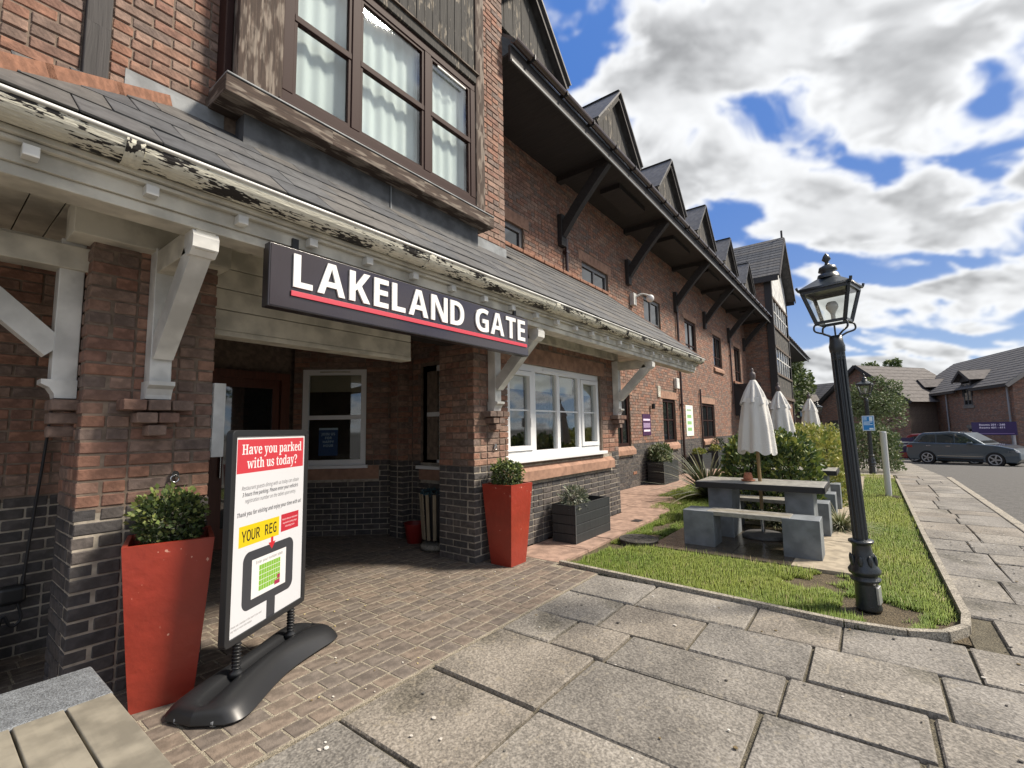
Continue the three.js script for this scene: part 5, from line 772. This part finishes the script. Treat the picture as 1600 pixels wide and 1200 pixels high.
  part('bulb', tri(lathe([[0, 0.02], [0.016, 0.02], [0.016, 0.07], [0.022, 0.09], [0.045, 0.13], [0.045, 0.155], [0.03, 0.18], [0, 0.187]], 16).translate(0, L, 0)), phys([0.6, 0.6, 0.58], 0.3), t); return t;
}
lampPost('leaning black lamp post with a four sided lantern in the lawn corner by the kerb', [4.77, -0.02, -0.11], [-0.023, 0.03]);
lampPost('black lamp post with a blue parking notice in front of the round hedge', [17.27, 0, -0.03], [0, 0.01]); lampPost('black lamp post behind the farthest parasol', [26.0, -0.35, -1.9], [0, 0.0]);
{
  const s = thing('parking_notice', 'small blue notice with white print fixed to the lamp post', 'notice', [17.16, 1.28, -0.03], -Math.PI / 2 + 0.05);
  part('plate', rbox(-0.145, 0.145, -0.04, 0.4, -0.006, 0.004, 0.004), std([0.55, 0.6, 0.65], 0.4), s);
  part('print', new THREE.PlaneGeometry(0.275, 0.42).translate(0, 0.18, 0.006), std([1, 1, 1], 0.4, { map: canvasTex(200, 320, (c) => { c.fillStyle = '#1f7fc8'; c.fillRect(0, 0, 200, 320); c.strokeStyle = '#d5ecfa'; c.lineWidth = 8; c.strokeRect(6, 6, 188, 308); c.fillStyle = '#d5ecfa'; for (const [x, y, w, h] of [[20, 30, 60, 12], [20, 55, 55, 10], [20, 80, 60, 10], [120, 20, 55, 90], [20, 125, 150, 14], [20, 155, 110, 12], [20, 185, 150, 12], [110, 265, 70, 35]]) c.fillRect(x, y, w, h); }) }), s);
}
{ const p = thing('white_post', 'leaning pale metal post standing in the lawn by the edging', 'post', [12.1, -0.05, 0.2]); p.rotation.z = 0.03; part('shaft', tri(cyl(0, 0, 1.32, 0, 0.055, 0.055, 20)), std([0.52, 0.53, 0.53], 0.45), p); part('cap', tri(cyl(0, 1.32, 1.335, 0, 0.057, 0.05, 20)), M.galv, p); part('earth', tri(lathe([[0, 0.05], [0.1, 0.06], [0.3, 0.03], [0, 0.03]], 16)), M.soil, p); }
// ---------------------------------------------------------------- small fixtures on the far wall
{
  const n = thing('wall_notice', 'purple notice with white lines of print on the brick wall', 'notice', [12.0, 1.32, ZW + 0.012]);
  part('plate', new THREE.PlaneGeometry(0.56, 0.56).translate(0, 0.2, 0), std([1, 1, 1], 0.5, { map: canvasTex(160, 200, (c) => { c.fillStyle = '#43204a'; c.fillRect(0, 0, 160, 200); c.fillStyle = '#e8d8f0'; c.fillRect(14, 44, 132, 18); c.fillStyle = '#b9a3c6'; for (let k = 0; k < 5; k++) c.fillRect(14, 84 + k * 9, 132, 6); c.fillStyle = '#f2e6f4'; c.fillRect(20, 146, 124, 18); }) }), n); part('backing', box(-0.28, 0.28, -0.08, 0.48, -0.012, -0.002), M.black, n);
  const g = thing('menu_board', 'white and green notice board on the brick wall past the downpipe', 'notice', [15.75, 1.2, ZW + 0.012]);
  part('plate', new THREE.PlaneGeometry(0.75, 1.0).translate(0, 0.45, 0), std([1, 1, 1], 0.5, { map: canvasTex(150, 200, (c) => { c.fillStyle = '#eef5ea'; c.fillRect(0, 0, 150, 200); c.fillStyle = '#9cb89a'; c.fillRect(18, 26, 100, 12); c.fillStyle = '#8fbf7f'; for (const y of [62, 104, 146]) c.fillRect(22, y, 90, 22); }) }), g); part('backing', box(-0.375, 0.375, -0.05, 0.95, -0.012, -0.002), M.white, g);
  const cc = thing('security_camera', 'white security camera on a wall bracket under the eaves brace', 'camera', [11.35, 4.7, ZW]); part('bracket', rbox(-0.12, 0.06, -0.1, 0.22, 0, 0.12, 0.01), M.white, cc); part('arm', tri(tube([[0, 0.12, 0.1], [0.1, 0.2, 0.25], [0.2, 0.15, 0.4]], 0.025, 12)), M.white, cc); part('dome', tri(new THREE.SphereGeometry(0.1, 18, 12).translate(0.22, 0.08, 0.42)), phys([0.75, 0.75, 0.75], 0.2), cc);
  single('alarm_box', [rbox(14.35, 14.62, 2.62, 2.95, ZW + 0.002, ZW + 0.1, 0.02, 2)], M.white, 'white alarm box on the brick wall beside the long downpipe', 'alarm'); single('wall_vent', [rbox(12.9, 13.1, 2.3, 2.62, ZW + 0.002, ZW + 0.03, 0.004), ...[0, 1, 2, 3, 4].map((k) => box(12.92, 13.08, 2.33 + k * 0.056, 2.36 + k * 0.056, ZW + 0.03, ZW + 0.036))], M.cream, 'small cream louvred vent on the brick wall above a brown window', 'vent'); single('air_brick', [rbox(11.0, 11.22, 0.3, 0.37, ZW + 0.003, ZW + 0.012, 0.003)], M.clay, 'small red air brick low in the dark brick plinth', 'air brick'); single('wall_light', [tri(cyl(12.35, 1.95, 2.08, ZW + 0.08, 0.05))], M.black, 'small black wall lamp above the purple notice', 'lamp');
}
// ---------------------------------------------------------------- hedges, shrubs, trees
const LAUR = [[0.065, 0.12, 0.025], [0.105, 0.17, 0.036], [0.18, 0.24, 0.046], [0.31, 0.34, 0.07], [0.045, 0.085, 0.02]], SUNLIT = [[0.44, 0.43, 0.11], [0.34, 0.36, 0.08], [0.52, 0.49, 0.18], [0.18, 0.24, 0.05], [0.26, 0.31, 0.07]];  // the yellow palette paints sunlight into the leaf colours, along with new growth
function hedge(name, label, x0, x1, z0, z1, h, n, size, cols, cat = 'hedge', y = 0) {
  const t = thing(name, label, cat, [(x0 + x1) / 2, y, (z0 + z1) / 2]), w = (x1 - x0) / 2, d = (z1 - z0) / 2;
  part('foliage', leaves(n, () => {
    let px, py, pz; do { px = rr(-1, 1); py = rnd(); pz = rr(-1, 1); } while (px ** 4 + pz ** 4 + (py - 0.2) ** 4 * 2 > 1 || (Math.abs(px) < 0.62 && Math.abs(pz) < 0.75 && py < 0.72));
    const b = 0.84 + 0.3 * fbm(px * 2.2 + 7, pz * 2.2 + py * 2, 0, 6, 3), p = new V3(px * w * b, py * h * (0.82 + 0.36 * fbm(px * 3 + x0, pz * 3, 0, 19, 3)), pz * d * b); return [p, new V3(px, py * 1.2, pz).normalize()];
  }, size, cols, { aspect: 0.28 }), M.leaf, t);
  const st = []; for (let i = 0; i < 26; i++) { const a = rr(-0.6, 0.6) * w, c = rr(-0.7, 0.7) * d; st.push(bar([a, -0.03, c], [a + rr(-0.2, 0.2), h * rr(0.5, 0.85), c + rr(-0.2, 0.2)], 0.014, 0.014)); } part('stems', st, M.bark, t); return t;
}
hedge('laurel_hedge', 'dark glossy green laurel hedge behind the near picnic table', 7.95, 8.75, -2.0, -0.62, 1.27, 6500, 0.085, LAUR);
hedge('sunlit_hedge', 'hedge beyond the laurel hedge with sunlight and new growth painted as yellow leaves', 9.95, 12.2, -2.1, -0.35, 1.38, 11000, 0.085, SUNLIT);
hedge('round_hedge', 'broad flecked green hedge behind the lamp post with the blue notice', 18.3, 20.4, -1.9, 0.75, 1.35, 6500, 0.1, [...VAR, [0.07, 0.12, 0.03], [0.1, 0.15, 0.04]]);
{ // phormium and ornamental grass from arching blades
  const blades = (n, L, w, cols, spread, droop) => { const gs = []; for (let i = 0; i < n; i++) { const a = rr(0, 6.283), k = rr(0.25, 1) * spread, l = L * rr(0.6, 1.1), P = [], I = [], c = pick(cols), dr = droop * rr(0.5, 1.3); const m = 6; for (let j = 0; j <= m; j++) { const t = j / m, r = l * t * Math.sin(k) * (1 + 0.2 * t), y = l * t * Math.cos(k) - dr * l * t * t, ww = w * (1 - t * t * 0.96) * 0.5; const x = Math.cos(a) * r, z = Math.sin(a) * r; P.push(x - Math.sin(a) * ww, y, z + Math.cos(a) * ww, x + Math.sin(a) * ww, y, z - Math.cos(a) * ww); if (j) { const q = j * 2; I.push(q - 2, q - 1, q, q, q - 1, q + 1); } } const g = new THREE.BufferGeometry(); g.setAttribute('position', new THREE.Float32BufferAttribute(P, 3)); g.setIndex(I); g.computeVertexNormals(); gs.push(paint(clean(tri(g)), c)); } return mergeGeometries(gs); };
  const p = thing('spiky_plant', 'spiky plant with long sword leaves between the laurel hedge and the wall', 'plant', [10.2, 0, -2.75]); part('leaves', blades(150, 1.55, 0.045, [[0.06, 0.09, 0.03], [0.10, 0.12, 0.05], [0.2, 0.19, 0.1], [0.05, 0.06, 0.03]], 1.25, 0.35), M.leafSoft, p);
  const g = thing('ornamental_grass', 'arching tuft of ornamental grass at the end of the near picnic bench', 'grass', [8.05, -0.02, -0.42]); part('leaves', blades(420, 0.55, 0.012, [[0.16, 0.19, 0.06], [0.26, 0.26, 0.1], [0.10, 0.13, 0.04], [0.33, 0.3, 0.16]], 1.3, 0.5), M.leafSoft, g);
  const g2 = thing('ornamental_grass', 'low tuft of pale grass under the near picnic table', 'grass', [7.85, -0.02, -1.2]); part('leaves', blades(300, 0.5, 0.012, [[0.16, 0.19, 0.06], [0.26, 0.26, 0.1], [0.10, 0.13, 0.04]], 1.3, 0.45), M.leafSoft, g2);
}
function tree(label, at, H, cr, n, size, cols, group) {
  const t = thing('tree', label, 'tree', at, rr(0, 6), group), limbs = [], cl = [];
  const tip = [0, H * 0.5, 0]; limbs.push(tri(new THREE.CylinderGeometry(H * 0.012, H * 0.028, H * 0.62, 10).translate(0, H * 0.31, 0)));
  for (let i = 0; i < 11; i++) { const a = i * 2.4, el = rr(0.2, 1.1), l = cr * rr(0.5, 0.95), y0 = H * rr(0.3, 0.58), e = [Math.cos(a) * l * Math.cos(el), y0 + l * Math.sin(el) + H * 0.05, Math.sin(a) * l * Math.cos(el)]; limbs.push(tri(tube([[0, y0, 0], [e[0] * 0.5, y0 + (e[1] - y0) * 0.6, e[2] * 0.5], e], H * 0.006, 8, 6))); cl.push([e[0], e[1], e[2], cr * rr(0.38, 0.6)]); }
  for (let i = 0; i < 9; i++) { const a = i * 2.1 + 1, r = cr * rr(0.1, 0.7); cl.push([Math.cos(a) * r, H * rr(0.6, 0.93), Math.sin(a) * r, cr * rr(0.3, 0.5)]); }
  part('trunk', limbs, M.bark, t);
  part('crown', leaves(n, () => { const c = pick(cl), [p, d] = ballPt(c[3], 0.3, 0.8); return [new V3(c[0] + p.x, c[1] + p.y, c[2] + p.z), d]; }, size, cols, { aspect: 0.36, follow: 0.4 }), M.leafSoft, t); return t;
}
const OAK = [[0.08, 0.12, 0.03], [0.11, 0.155, 0.04], [0.06, 0.095, 0.024], [0.15, 0.19, 0.055]];
tree('broad green tree rising behind the timbered tower', [54, -1.3, -7.2], 10, 3.6, 16000, 0.3, OAK); tree('second green tree beside the one behind the tower', [49, -1.2, -8.4], 8.6, 3.0, 11000, 0.28, OAK); tree('distant tree showing above the annexe ridge', [88, -1.4, 1.5], 12.3, 3.0, 4000, 0.4, OAK);
{ const t = tree('young airy tree with thin stems in front of the annexe gable', [29, hf(29), 0.15], 4.3, 1.35, 6500, 0.11, [[0.14, 0.19, 0.075], [0.19, 0.235, 0.10], [0.10, 0.15, 0.05]]); }
for (const [x, z, H] of [[4, 24, 8], [13, 27, 10], [-7, 25, 9], [24, 32, 9]]) tree('leafy tree standing across the car park, opposite the pub', [x, -0.1, z], H, H * 0.42, 4000, 0.42, OAK, 'trees across the car park');
// ---------------------------------------------------------------- cars
function car(label, at, turn, paintCol, o = {}) {
  const t = thing('parked_car', label, 'car', at, turn), L = 4.5, W = 0.9; // local +x is the nose
  const pm = phys(paintCol, 0.3, { clearcoat: 1, clearcoatRoughness: 0.04, metalness: 0.35 }), gl = phys([0.02, 0.03, 0.035], 0.03, { ior: 1.9 });
  const body = new THREE.Shape(); body.moveTo(-2.22, 0.42); const B = [[-2.25, 0.62], [-2.2, 0.95], [-2.08, 1.1], [0.8, 1.06], [1.55, 0.98], [2.05, 0.86], [2.22, 0.7], [2.24, 0.42], [2.1, 0.26]]; B.forEach((p) => body.lineTo(...p)); const arch = (cx) => { body.lineTo(cx + 0.40, 0.26); body.absarc(cx, 0.33, 0.40, -0.18, Math.PI + 0.18, false); }; arch(1.38); arch(-1.34); body.lineTo(-2.1, 0.28); body.closePath();
  part('body', tri(new THREE.ExtrudeGeometry(body, { depth: 2 * W - 0.12, bevelEnabled: true, bevelSize: 0.05, bevelThickness: 0.06, bevelSegments: 4, curveSegments: 16 }).translate(0, 0, -W + 0.06)), pm, t);
  const cab = [[-2.05, 1.06], [-1.72, 1.5], [-1.5, 1.6], [-0.4, 1.66], [0.2, 1.6], [0.95, 1.1]], cabin = prism(cab, 2 * W - 0.32, 0.06); const cp = cabin.attributes.position; for (let i = 0; i < cp.count; i++) { const y = cp.getY(i), z = cp.getZ(i) - (W - 0.16); cp.setZ(i, z * (1 - 0.16 * clamp((y - 1.06) / 0.6))); } cabin.computeVertexNormals(); part('cabin', tri(cabin), pm, t);
  for (const s of [-1, 1]) {
    const side = (pts, name, m, off) => { const P = []; const tr = THREE.ShapeUtils.triangulateShape(pts.map((p) => new THREE.Vector2(...p)), []); for (const f of tr) for (const k of f) { const [x, y] = pts[k]; P.push(x, y, s * ((W - 0.1 + off) * (1 - 0.16 * clamp((y - 1.06) / 0.6)))); } const g = new THREE.BufferGeometry(); g.setAttribute('position', new THREE.Float32BufferAttribute(P, 3)); g.computeVertexNormals(); part(name, tri(g), m, t); };
    side([[-1.78, 1.13], [-1.56, 1.46], [-1.38, 1.53], [-1.0, 1.55], [-0.98, 1.12]], 'window', gl, 0.012); side([[-0.92, 1.12], [-0.94, 1.555], [-0.36, 1.58], [-0.22, 1.575], [-0.2, 1.11]], 'window', gl, 0.012); side([[-0.14, 1.11], [-0.16, 1.57], [0.16, 1.52], [0.72, 1.13], [0.6, 1.1]], 'window', gl, 0.012);
    part('window_trim', [bar([-1.8, 1.105, s * (W - 0.075)], [0.72, 1.09, s * (W - 0.075)], 0.02, 0.025)], M.steel, t); part('roof_rail', [bar([-1.5, 1.66, s * 0.6], [0.0, 1.69, s * 0.6], 0.03, 0.03)], M.steel, t);
    for (const x of [-1.34, 1.38]) { const w = part('wheel', tri(new THREE.CylinderGeometry(0.345, 0.345, 0.22, 32).rotateX(Math.PI / 2).translate(x, 0.345, s * (W - 0.1))), M.black, t); part('rim', [tri(new THREE.TorusGeometry(0.235, 0.02, 8, 32).translate(x, 0.345, s * (W + 0.012))), ...[0, 1, 2, 3, 4].map((k) => bar([x, 0.345, s * (W + 0.012)], [x + Math.cos(k * 1.257) * 0.235, 0.345 + Math.sin(k * 1.257) * 0.235, s * (W + 0.012)], 0.03, 0.06)), tri(new THREE.CylinderGeometry(0.06, 0.06, 0.02, 16).rotateX(Math.PI / 2).translate(x, 0.345, s * (W + 0.014)))], M.galv, w); }
    part('tail_light', rbox(-2.26, -1.98, 0.86, 1.0, s * W - 0.12 * s - 0.02, s * W + 0.01, 0.02), phys([0.3, 0.01, 0.01], 0.15, { clearcoat: 1 }), t); part('headlight', rbox(1.85, 2.23, 0.7, 0.82, s * (W - 0.06) - 0.02, s * (W - 0.06) + 0.06, 0.02), phys([0.7, 0.72, 0.74], 0.1), t); part('mirror', rbox(0.42, 0.6, 1.08, 1.2, s * (W + 0.02) - 0.06, s * (W + 0.02) + 0.12, 0.03, 2), pm, t); part('sill_trim', rbox(-0.9, 0.95, 0.26, 0.36, s * W - 0.03, s * W + 0.015, 0.01), M.black, t); part('door_handle', [rbox(-0.5, -0.3, 0.95, 0.98, s * W - 0.01, s * W + 0.025, 0.006), rbox(-1.35, -1.15, 0.96, 0.99, s * W - 0.01, s * W + 0.025, 0.006)], M.steel, t); part('side_crease', [bar([-0.9, 0.46, s * (W + 0.002)], [0.95, 0.48, s * (W + 0.002)], 0.012, 0.02)], M.steel, t);
  }
  const pane = (a, b, wa, wb, name) => { const g = new THREE.BufferGeometry(); g.setAttribute('position', new THREE.Float32BufferAttribute([a[0], a[1], -wa, a[0], a[1], wa, b[0], b[1], wb, a[0], a[1], -wa, b[0], b[1], wb, b[0], b[1], -wb], 3)); g.computeVertexNormals(); part(name, tri(g), gl, t); };
  pane([-2.1, 1.14], [-1.8, 1.5], 0.68, 0.6, 'rear_window'); pane([0.95, 1.14], [0.28, 1.6], 0.68, 0.58, 'windscreen'); part('rear_bumper', rbox(-2.3, -2.1, 0.34, 0.6, -W + 0.08, W - 0.08, 0.03, 2), M.black, t); part('number_plate', rbox(-2.31, -2.295, 0.66, 0.77, -0.26, 0.26, 0.003), std([0.6, 0.5, 0.05], 0.4), t); return t;
}
car('grey estate car with chrome window trim parked in front of the purple sign', [33.85, hf(33.85) - 0.085, 3.95], -Math.PI / 2 - 0.51, [0.075, 0.105, 0.135]);
car('red car parked behind the grey estate car', [36.9, hf(36.9) - 0.085, 3.6], -Math.PI / 2 - 0.51, [0.22, 0.012, 0.014]);
car('white car glimpsed between the sunlit yellow hedge and the leaning lamp post', [40, hf(40) - 0.085, -2.6], 0.5, [0.6, 0.66, 0.68]);
// ---------------------------------------------------------------- annexe across the car park
{
  const an = thing('annexe_building', 'brick annexe with tiled roofs, gable and small dormers across the car park', 'building', [43, -1.1, 6.95], Math.atan2(3.5, 13)); // local -x runs along the facade away, local z: -z faces the pub
  an.rotation.y = Math.atan2(3.5, 13); // local x axis -> (cos,0,-sin); the facade runs towards (13,-3.5)
  const tile = mapd([0.105, 0.10, 0.10], 0.8, T.mottle, 0.5), tileB = mapd([0.135, 0.122, 0.115], 0.85, T.mottle, 0.5), EA = 5.0, RI = 7.8, D = 7, LX = -1.1, LM = 14.6;
  const bl = [], br = (o, u, n, len, y1, opt = {}) => brickFace(o, u, n, len, 0, y1, { split: 0, plain: 1, list: bl, depth: 0.06, ...opt });
  part('wall', [box(LX + 0.06, LM, 0, 3.4, 0.02, D), box(LX + 0.06, 3.6, 3.4, EA, 0.02, D), box(4.9, 10.8, 3.4, EA, 0.02, D), box(12.1, LM, 3.4, EA, 0.02, D)], M.mortarRed, an);
  const W = [[3.7, 4.8, 3.75, 5.35], [10.9, 12.0, 3.75, 5.35], [3.4, 4.6, 0.9, 2.1], [10.8, 11.9, 0.9, 2.1]];
  br([LM, 0, 0], [-1, 0, 0], [0, 0, -1], LM - LX, EA, { open: W.map(([a, b, c, d]) => [LM - b, LM - a, c, d]) });
  br([LX, 0, 0], [0, 0, 1], [-1, 0, 0], D, RI - 0.1, { top: (y) => y < EA ? [0, D] : [D / 2 * (y - EA) / (RI - EA), D - D / 2 * (y - EA) / (RI - EA)] });
  part('end_gable', tri(prism([[0, 0], [D, 0], [D, EA], [D / 2, RI - 0.05], [0, EA]], 0.05).rotateY(-Math.PI / 2).translate(LX + 0.06, 0, 0)), M.mortarRed, an);
  // main roof in tile courses
  const slope = (x0, x1, zE, yE, zR, yR, m, name) => { const n = 14, g = []; for (let k = 0; k < n; k++) { const t = (k + 0.5) / n; g.push(bar([x0, lerp(yE, yR, t) + 0.02, lerp(zE, zR, t)], [x1, lerp(yE, yR, t) + 0.02, lerp(zE, zR, t)], Math.hypot(zR - zE, yR - yE) / n + 0.06, 0.04, (zR > zE ? 1 : -1) * (Math.atan2(yR - yE, Math.abs(zR - zE)) - 0.05))); } return part(name, g, m, an); };
  slope(LX - 0.25, LM + 0.2, -0.35, EA - 0.1, D / 2, RI, tile, 'main_roof'); slope(LX - 0.25, LM + 0.2, D + 0.35, EA - 0.1, D / 2, RI, tile, 'rear_roof');
  part('eaves', [box(LX - 0.2, 3.2, EA - 0.28, EA - 0.12, -0.42, -0.3), box(5.3, 10.4, EA - 0.28, EA - 0.12, -0.42, -0.3), box(12.5, LM, EA - 0.28, EA - 0.12, -0.42, -0.3)], M.darkTimber, an); part('bargeboard', [bar([LX - 0.25, EA - 0.25, -0.38], [LX - 0.25, RI, D / 2], 0.05, 0.22)], std([0.3, 0.28, 0.25], 0.7), an);
  W.forEach(([a, b, c, d], i) => { const w = new THREE.Group(); w.name = 'window'; an.add(w); part('pane', box(a, b, c, d, -0.01, 0.015), M.darkGlass, w); part('frame', [box(a, a + 0.07, c, d, -0.04, 0), box(b - 0.07, b, c, d, -0.04, 0), box((a + b) / 2 - 0.04, (a + b) / 2 + 0.04, c, d, -0.04, 0), box(a, b, c, c + 0.07, -0.045, 0), box(a, b, d - 0.08, d, -0.045, 0)], M.greyFrame, w); part('stone_trim', [box(a - 0.2, b + 0.2, c - 0.2, c, -0.05, 0.02), ...(i > 1 ? [box(a - 0.2, b + 0.2, d, d + 0.25, -0.05, 0.02)] : [])], mapd([0.22, 0.2, 0.18], 0.9, T.mottle, 1), w); });
  const dorm = (x, z, y) => { const d = new THREE.Group(); d.name = 'dormer'; d.position.set(x, y, z); an.add(d); for (const s of [-1, 1]) part('roof_slope', bar([s * 0.62, 0.62, -0.35], [s * 0.62, 0.62, 2.3], 1.52, 0.06, s * 0.53), tileB, d); part('gable', tri(prism([[-0.95, 0.2], [0.95, 0.2], [0, 0.86]], 0.05).translate(0, 0, -0.12)), M.darkTimber, d); part('bargeboard', [bar([-1.25, 0.2, -0.38], [0, 0.95, -0.38], 0.04, 0.2), bar([1.25, 0.2, -0.38], [0, 0.95, -0.38], 0.04, 0.2)], M.darkTimber, d); part('cheek', [box(-0.68, -0.52, -0.9, 0.4, -0.06, 1.2), box(0.52, 0.68, -0.9, 0.4, -0.06, 1.2)], M.darkTimber, d); };
  dorm(4.25, 0, 5.3); dorm(11.45, 0, 5.3);
  for (const x of [7.3, -0.75]) part('downpipe', tri(cyl(x, 0, EA - 0.2, -0.12, 0.05)), std([0.25, 0.26, 0.28], 0.4), an);
  const joined = (list) => mergeGeometries(list.map((b) => { const g = new THREE.BoxGeometry(b.w, b.h, b.d).toNonIndexed(); g.rotateY(b.a); g.translate(...b.p); return paint(clean(tri(g)), RED[b.tone]); }));
  part('brick_courses', joined(bl), brickAll, an).userData.kind = 'stuff';
  // gabled cross wing, turned towards the pub
  an.updateMatrixWorld(true);
  const cw = new THREE.Group(); cw.name = 'cross_wing'; cw.applyMatrix4(new THREE.Matrix4().copy(an.matrixWorld).invert().multiply(new THREE.Matrix4().makeRotationY(0.985).setPosition(51.2, -1.2, -0.48))); an.add(cw);
  const hw = 3.9, EV = 4.5, RG = 7.75, bc = [];
  brickFace([hw - 0.2, 0, 0], [-1, 0, 0], [0, 0, -1], 2 * hw - 0.4, 0, RG - 0.3, { split: 0, plain: 1, list: bc, depth: 0.06, open: [[3.2, 4.2, 3.4, 4.6], [1.2, 2.2, 0, 2.1]], top: (y) => y < EV ? [0, 2 * hw - 0.4] : [(y - EV) / (RG - EV) * hw, 2 * hw - 0.4 - (y - EV) / (RG - EV) * hw] });
  brickFace([18, 0, 1.5], [-1, 0, 0], [0, 0, -1], 14.3, 0, 4.2, { split: 0, plain: 1, list: bc, depth: 0.06 });
  part('brick_courses', joined(bc), brickAll, cw).userData.kind = 'stuff';
  part('wall', tri(prism([[-hw + 0.2, 0], [hw - 0.2, 0], [hw - 0.2, EV], [0, RG - 0.1], [-hw + 0.2, EV]], 9).translate(0, 0, 0.02)), M.mortarRed, cw); part('wall', box(3.6, 18, 0, 4.2, 1.52, 8), M.mortarRed, cw);
  part('window', [box(-0.5, 0.5, 3.4, 4.6, 0.0, 0.03)], M.darkGlass, cw); part('door', box(1.5, 2.5, 0, 2.1, -0.02, 0.03), M.brownFrame, cw);
  part('porch_roof', [bar([1.45, 2.55, -1.1], [1.45, 2.55, 0], 1.5, 0.06, -0.6), bar([2.65, 2.55, -1.1], [2.65, 2.55, 0], 1.5, 0.06, 0.6)], M.darkTimber, cw);
  for (const s of [-1, 1]) { const n = 10, g = []; for (let k = 0; k < n; k++) { const t = (k + 0.5) / n, x = s * lerp(hw + 0.25, 0, t), y = lerp(EV - 0.2, RG, t) + 0.03; g.push(bar([x, y, -0.4], [x, y, 9], Math.hypot(hw + 0.25, RG - EV + 0.2) / n + 0.06, 0.04, s * 0.66)); } part('roof_slope', g, tileB, cw); part('bargeboard', bar([s * (hw + 0.25), EV - 0.25, -0.42], [0, RG, -0.42], 0.05, 0.26), M.darkTimber, cw); }
  { const n = 12, g = []; for (let k = 0; k < n; k++) { const t = (k + 0.5) / n; g.push(bar([2.2, lerp(4.1, 6.9, t), lerp(1.1, 4.6, t)], [18.4, lerp(4.1, 6.9, t), lerp(1.1, 4.6, t)], 4.48 / n + 0.06, 0.04, 0.64)); } part('roof_slope', g, tile, cw); }
  for (const x of [6.5, 10.5, 14.5]) { part('dormer_front', tri(prism([[x - 0.8, 3.3], [x + 0.8, 3.3], [x + 0.8, 4.9], [x, 5.5], [x - 0.8, 4.9]], 0.8).translate(0, 0, 1.4)), M.darkTimber, cw); part('dormer_roof', [bar([x - 0.6, 5.3, 1.0], [x - 0.6, 5.3, 3.4], 1.45, 0.06, -0.6), bar([x + 0.6, 5.3, 1.0], [x + 0.6, 5.3, 3.4], 1.45, 0.06, 0.6)], tileB, cw); part('dormer_window', box(x - 0.55, x + 0.55, 3.5, 4.7, 1.36, 1.39), M.darkGlass, cw); }
}
{ // purple sign for the rooms
  const s = thing('direction_sign', 'wide purple sign with two white lines about room numbers in front of the annexe', 'sign', [41.0, -1.0, 6.05], -Math.PI / 2 - 0.55); // faces the pub
  const tex = canvasTex(640, 256, (c, w, h) => { c.fillStyle = '#3a2f5e'; c.fillRect(0, 0, w, h); c.fillStyle = '#f4f0ff'; c.font = 'bold 50px sans-serif'; c.fillText('Rooms 201 - 240', 110, 70, 420); c.fillText('Rooms 401 - 411', 110, 128, 420); c.fillStyle = '#a58fc4'; c.fillRect(20, 226, 590, 8); });
  part('panel', box(-1.05, 1.05, 1.62, 2.42, -0.05, 0), std([0.05, 0.035, 0.11], 0.4), s); part('print', new THREE.PlaneGeometry(2.06, 0.78).translate(0, 2.02, 0.005), std([1, 1, 1], 0.4, { map: tex }), s); for (const x of [-0.85, 0.85]) part('post', tri(cyl(x, 0, 2.2, -0.12, 0.06)), M.galv, s);
  const q = thing('direction_sign', 'small dark purple sign behind the young airy tree', 'sign', [35.5, -0.75, 1.4], -Math.PI / 2); part('panel', box(-0.55, 0.55, 0.5, 1.35, -0.04, 0), std([0.05, 0.035, 0.09], 0.4), q); part('print', [box(-0.4, 0.35, 1.05, 1.12, 0, 0.004), box(-0.4, 0.35, 0.88, 0.95, 0, 0.004)], M.white, q); for (const x of [-0.4, 0.4]) part('post', box(x - 0.03, x + 0.03, 0, 0.6, -0.04, 0.0), M.galv, q);
}
hedge('low_hedge', 'low clipped dark hedge in front of the annexe', 39.5, 44, 3.2, 5.2, 0.9, 3500, 0.16, [[0.03, 0.06, 0.015], [0.05, 0.09, 0.02]], 'hedge', -1.0);
scene.environment = scene.background;
renderer.setSize(1024, 768); camera.aspect = 4 / 3; camera.updateProjectionMatrix();
renderer.render(scene, camera);
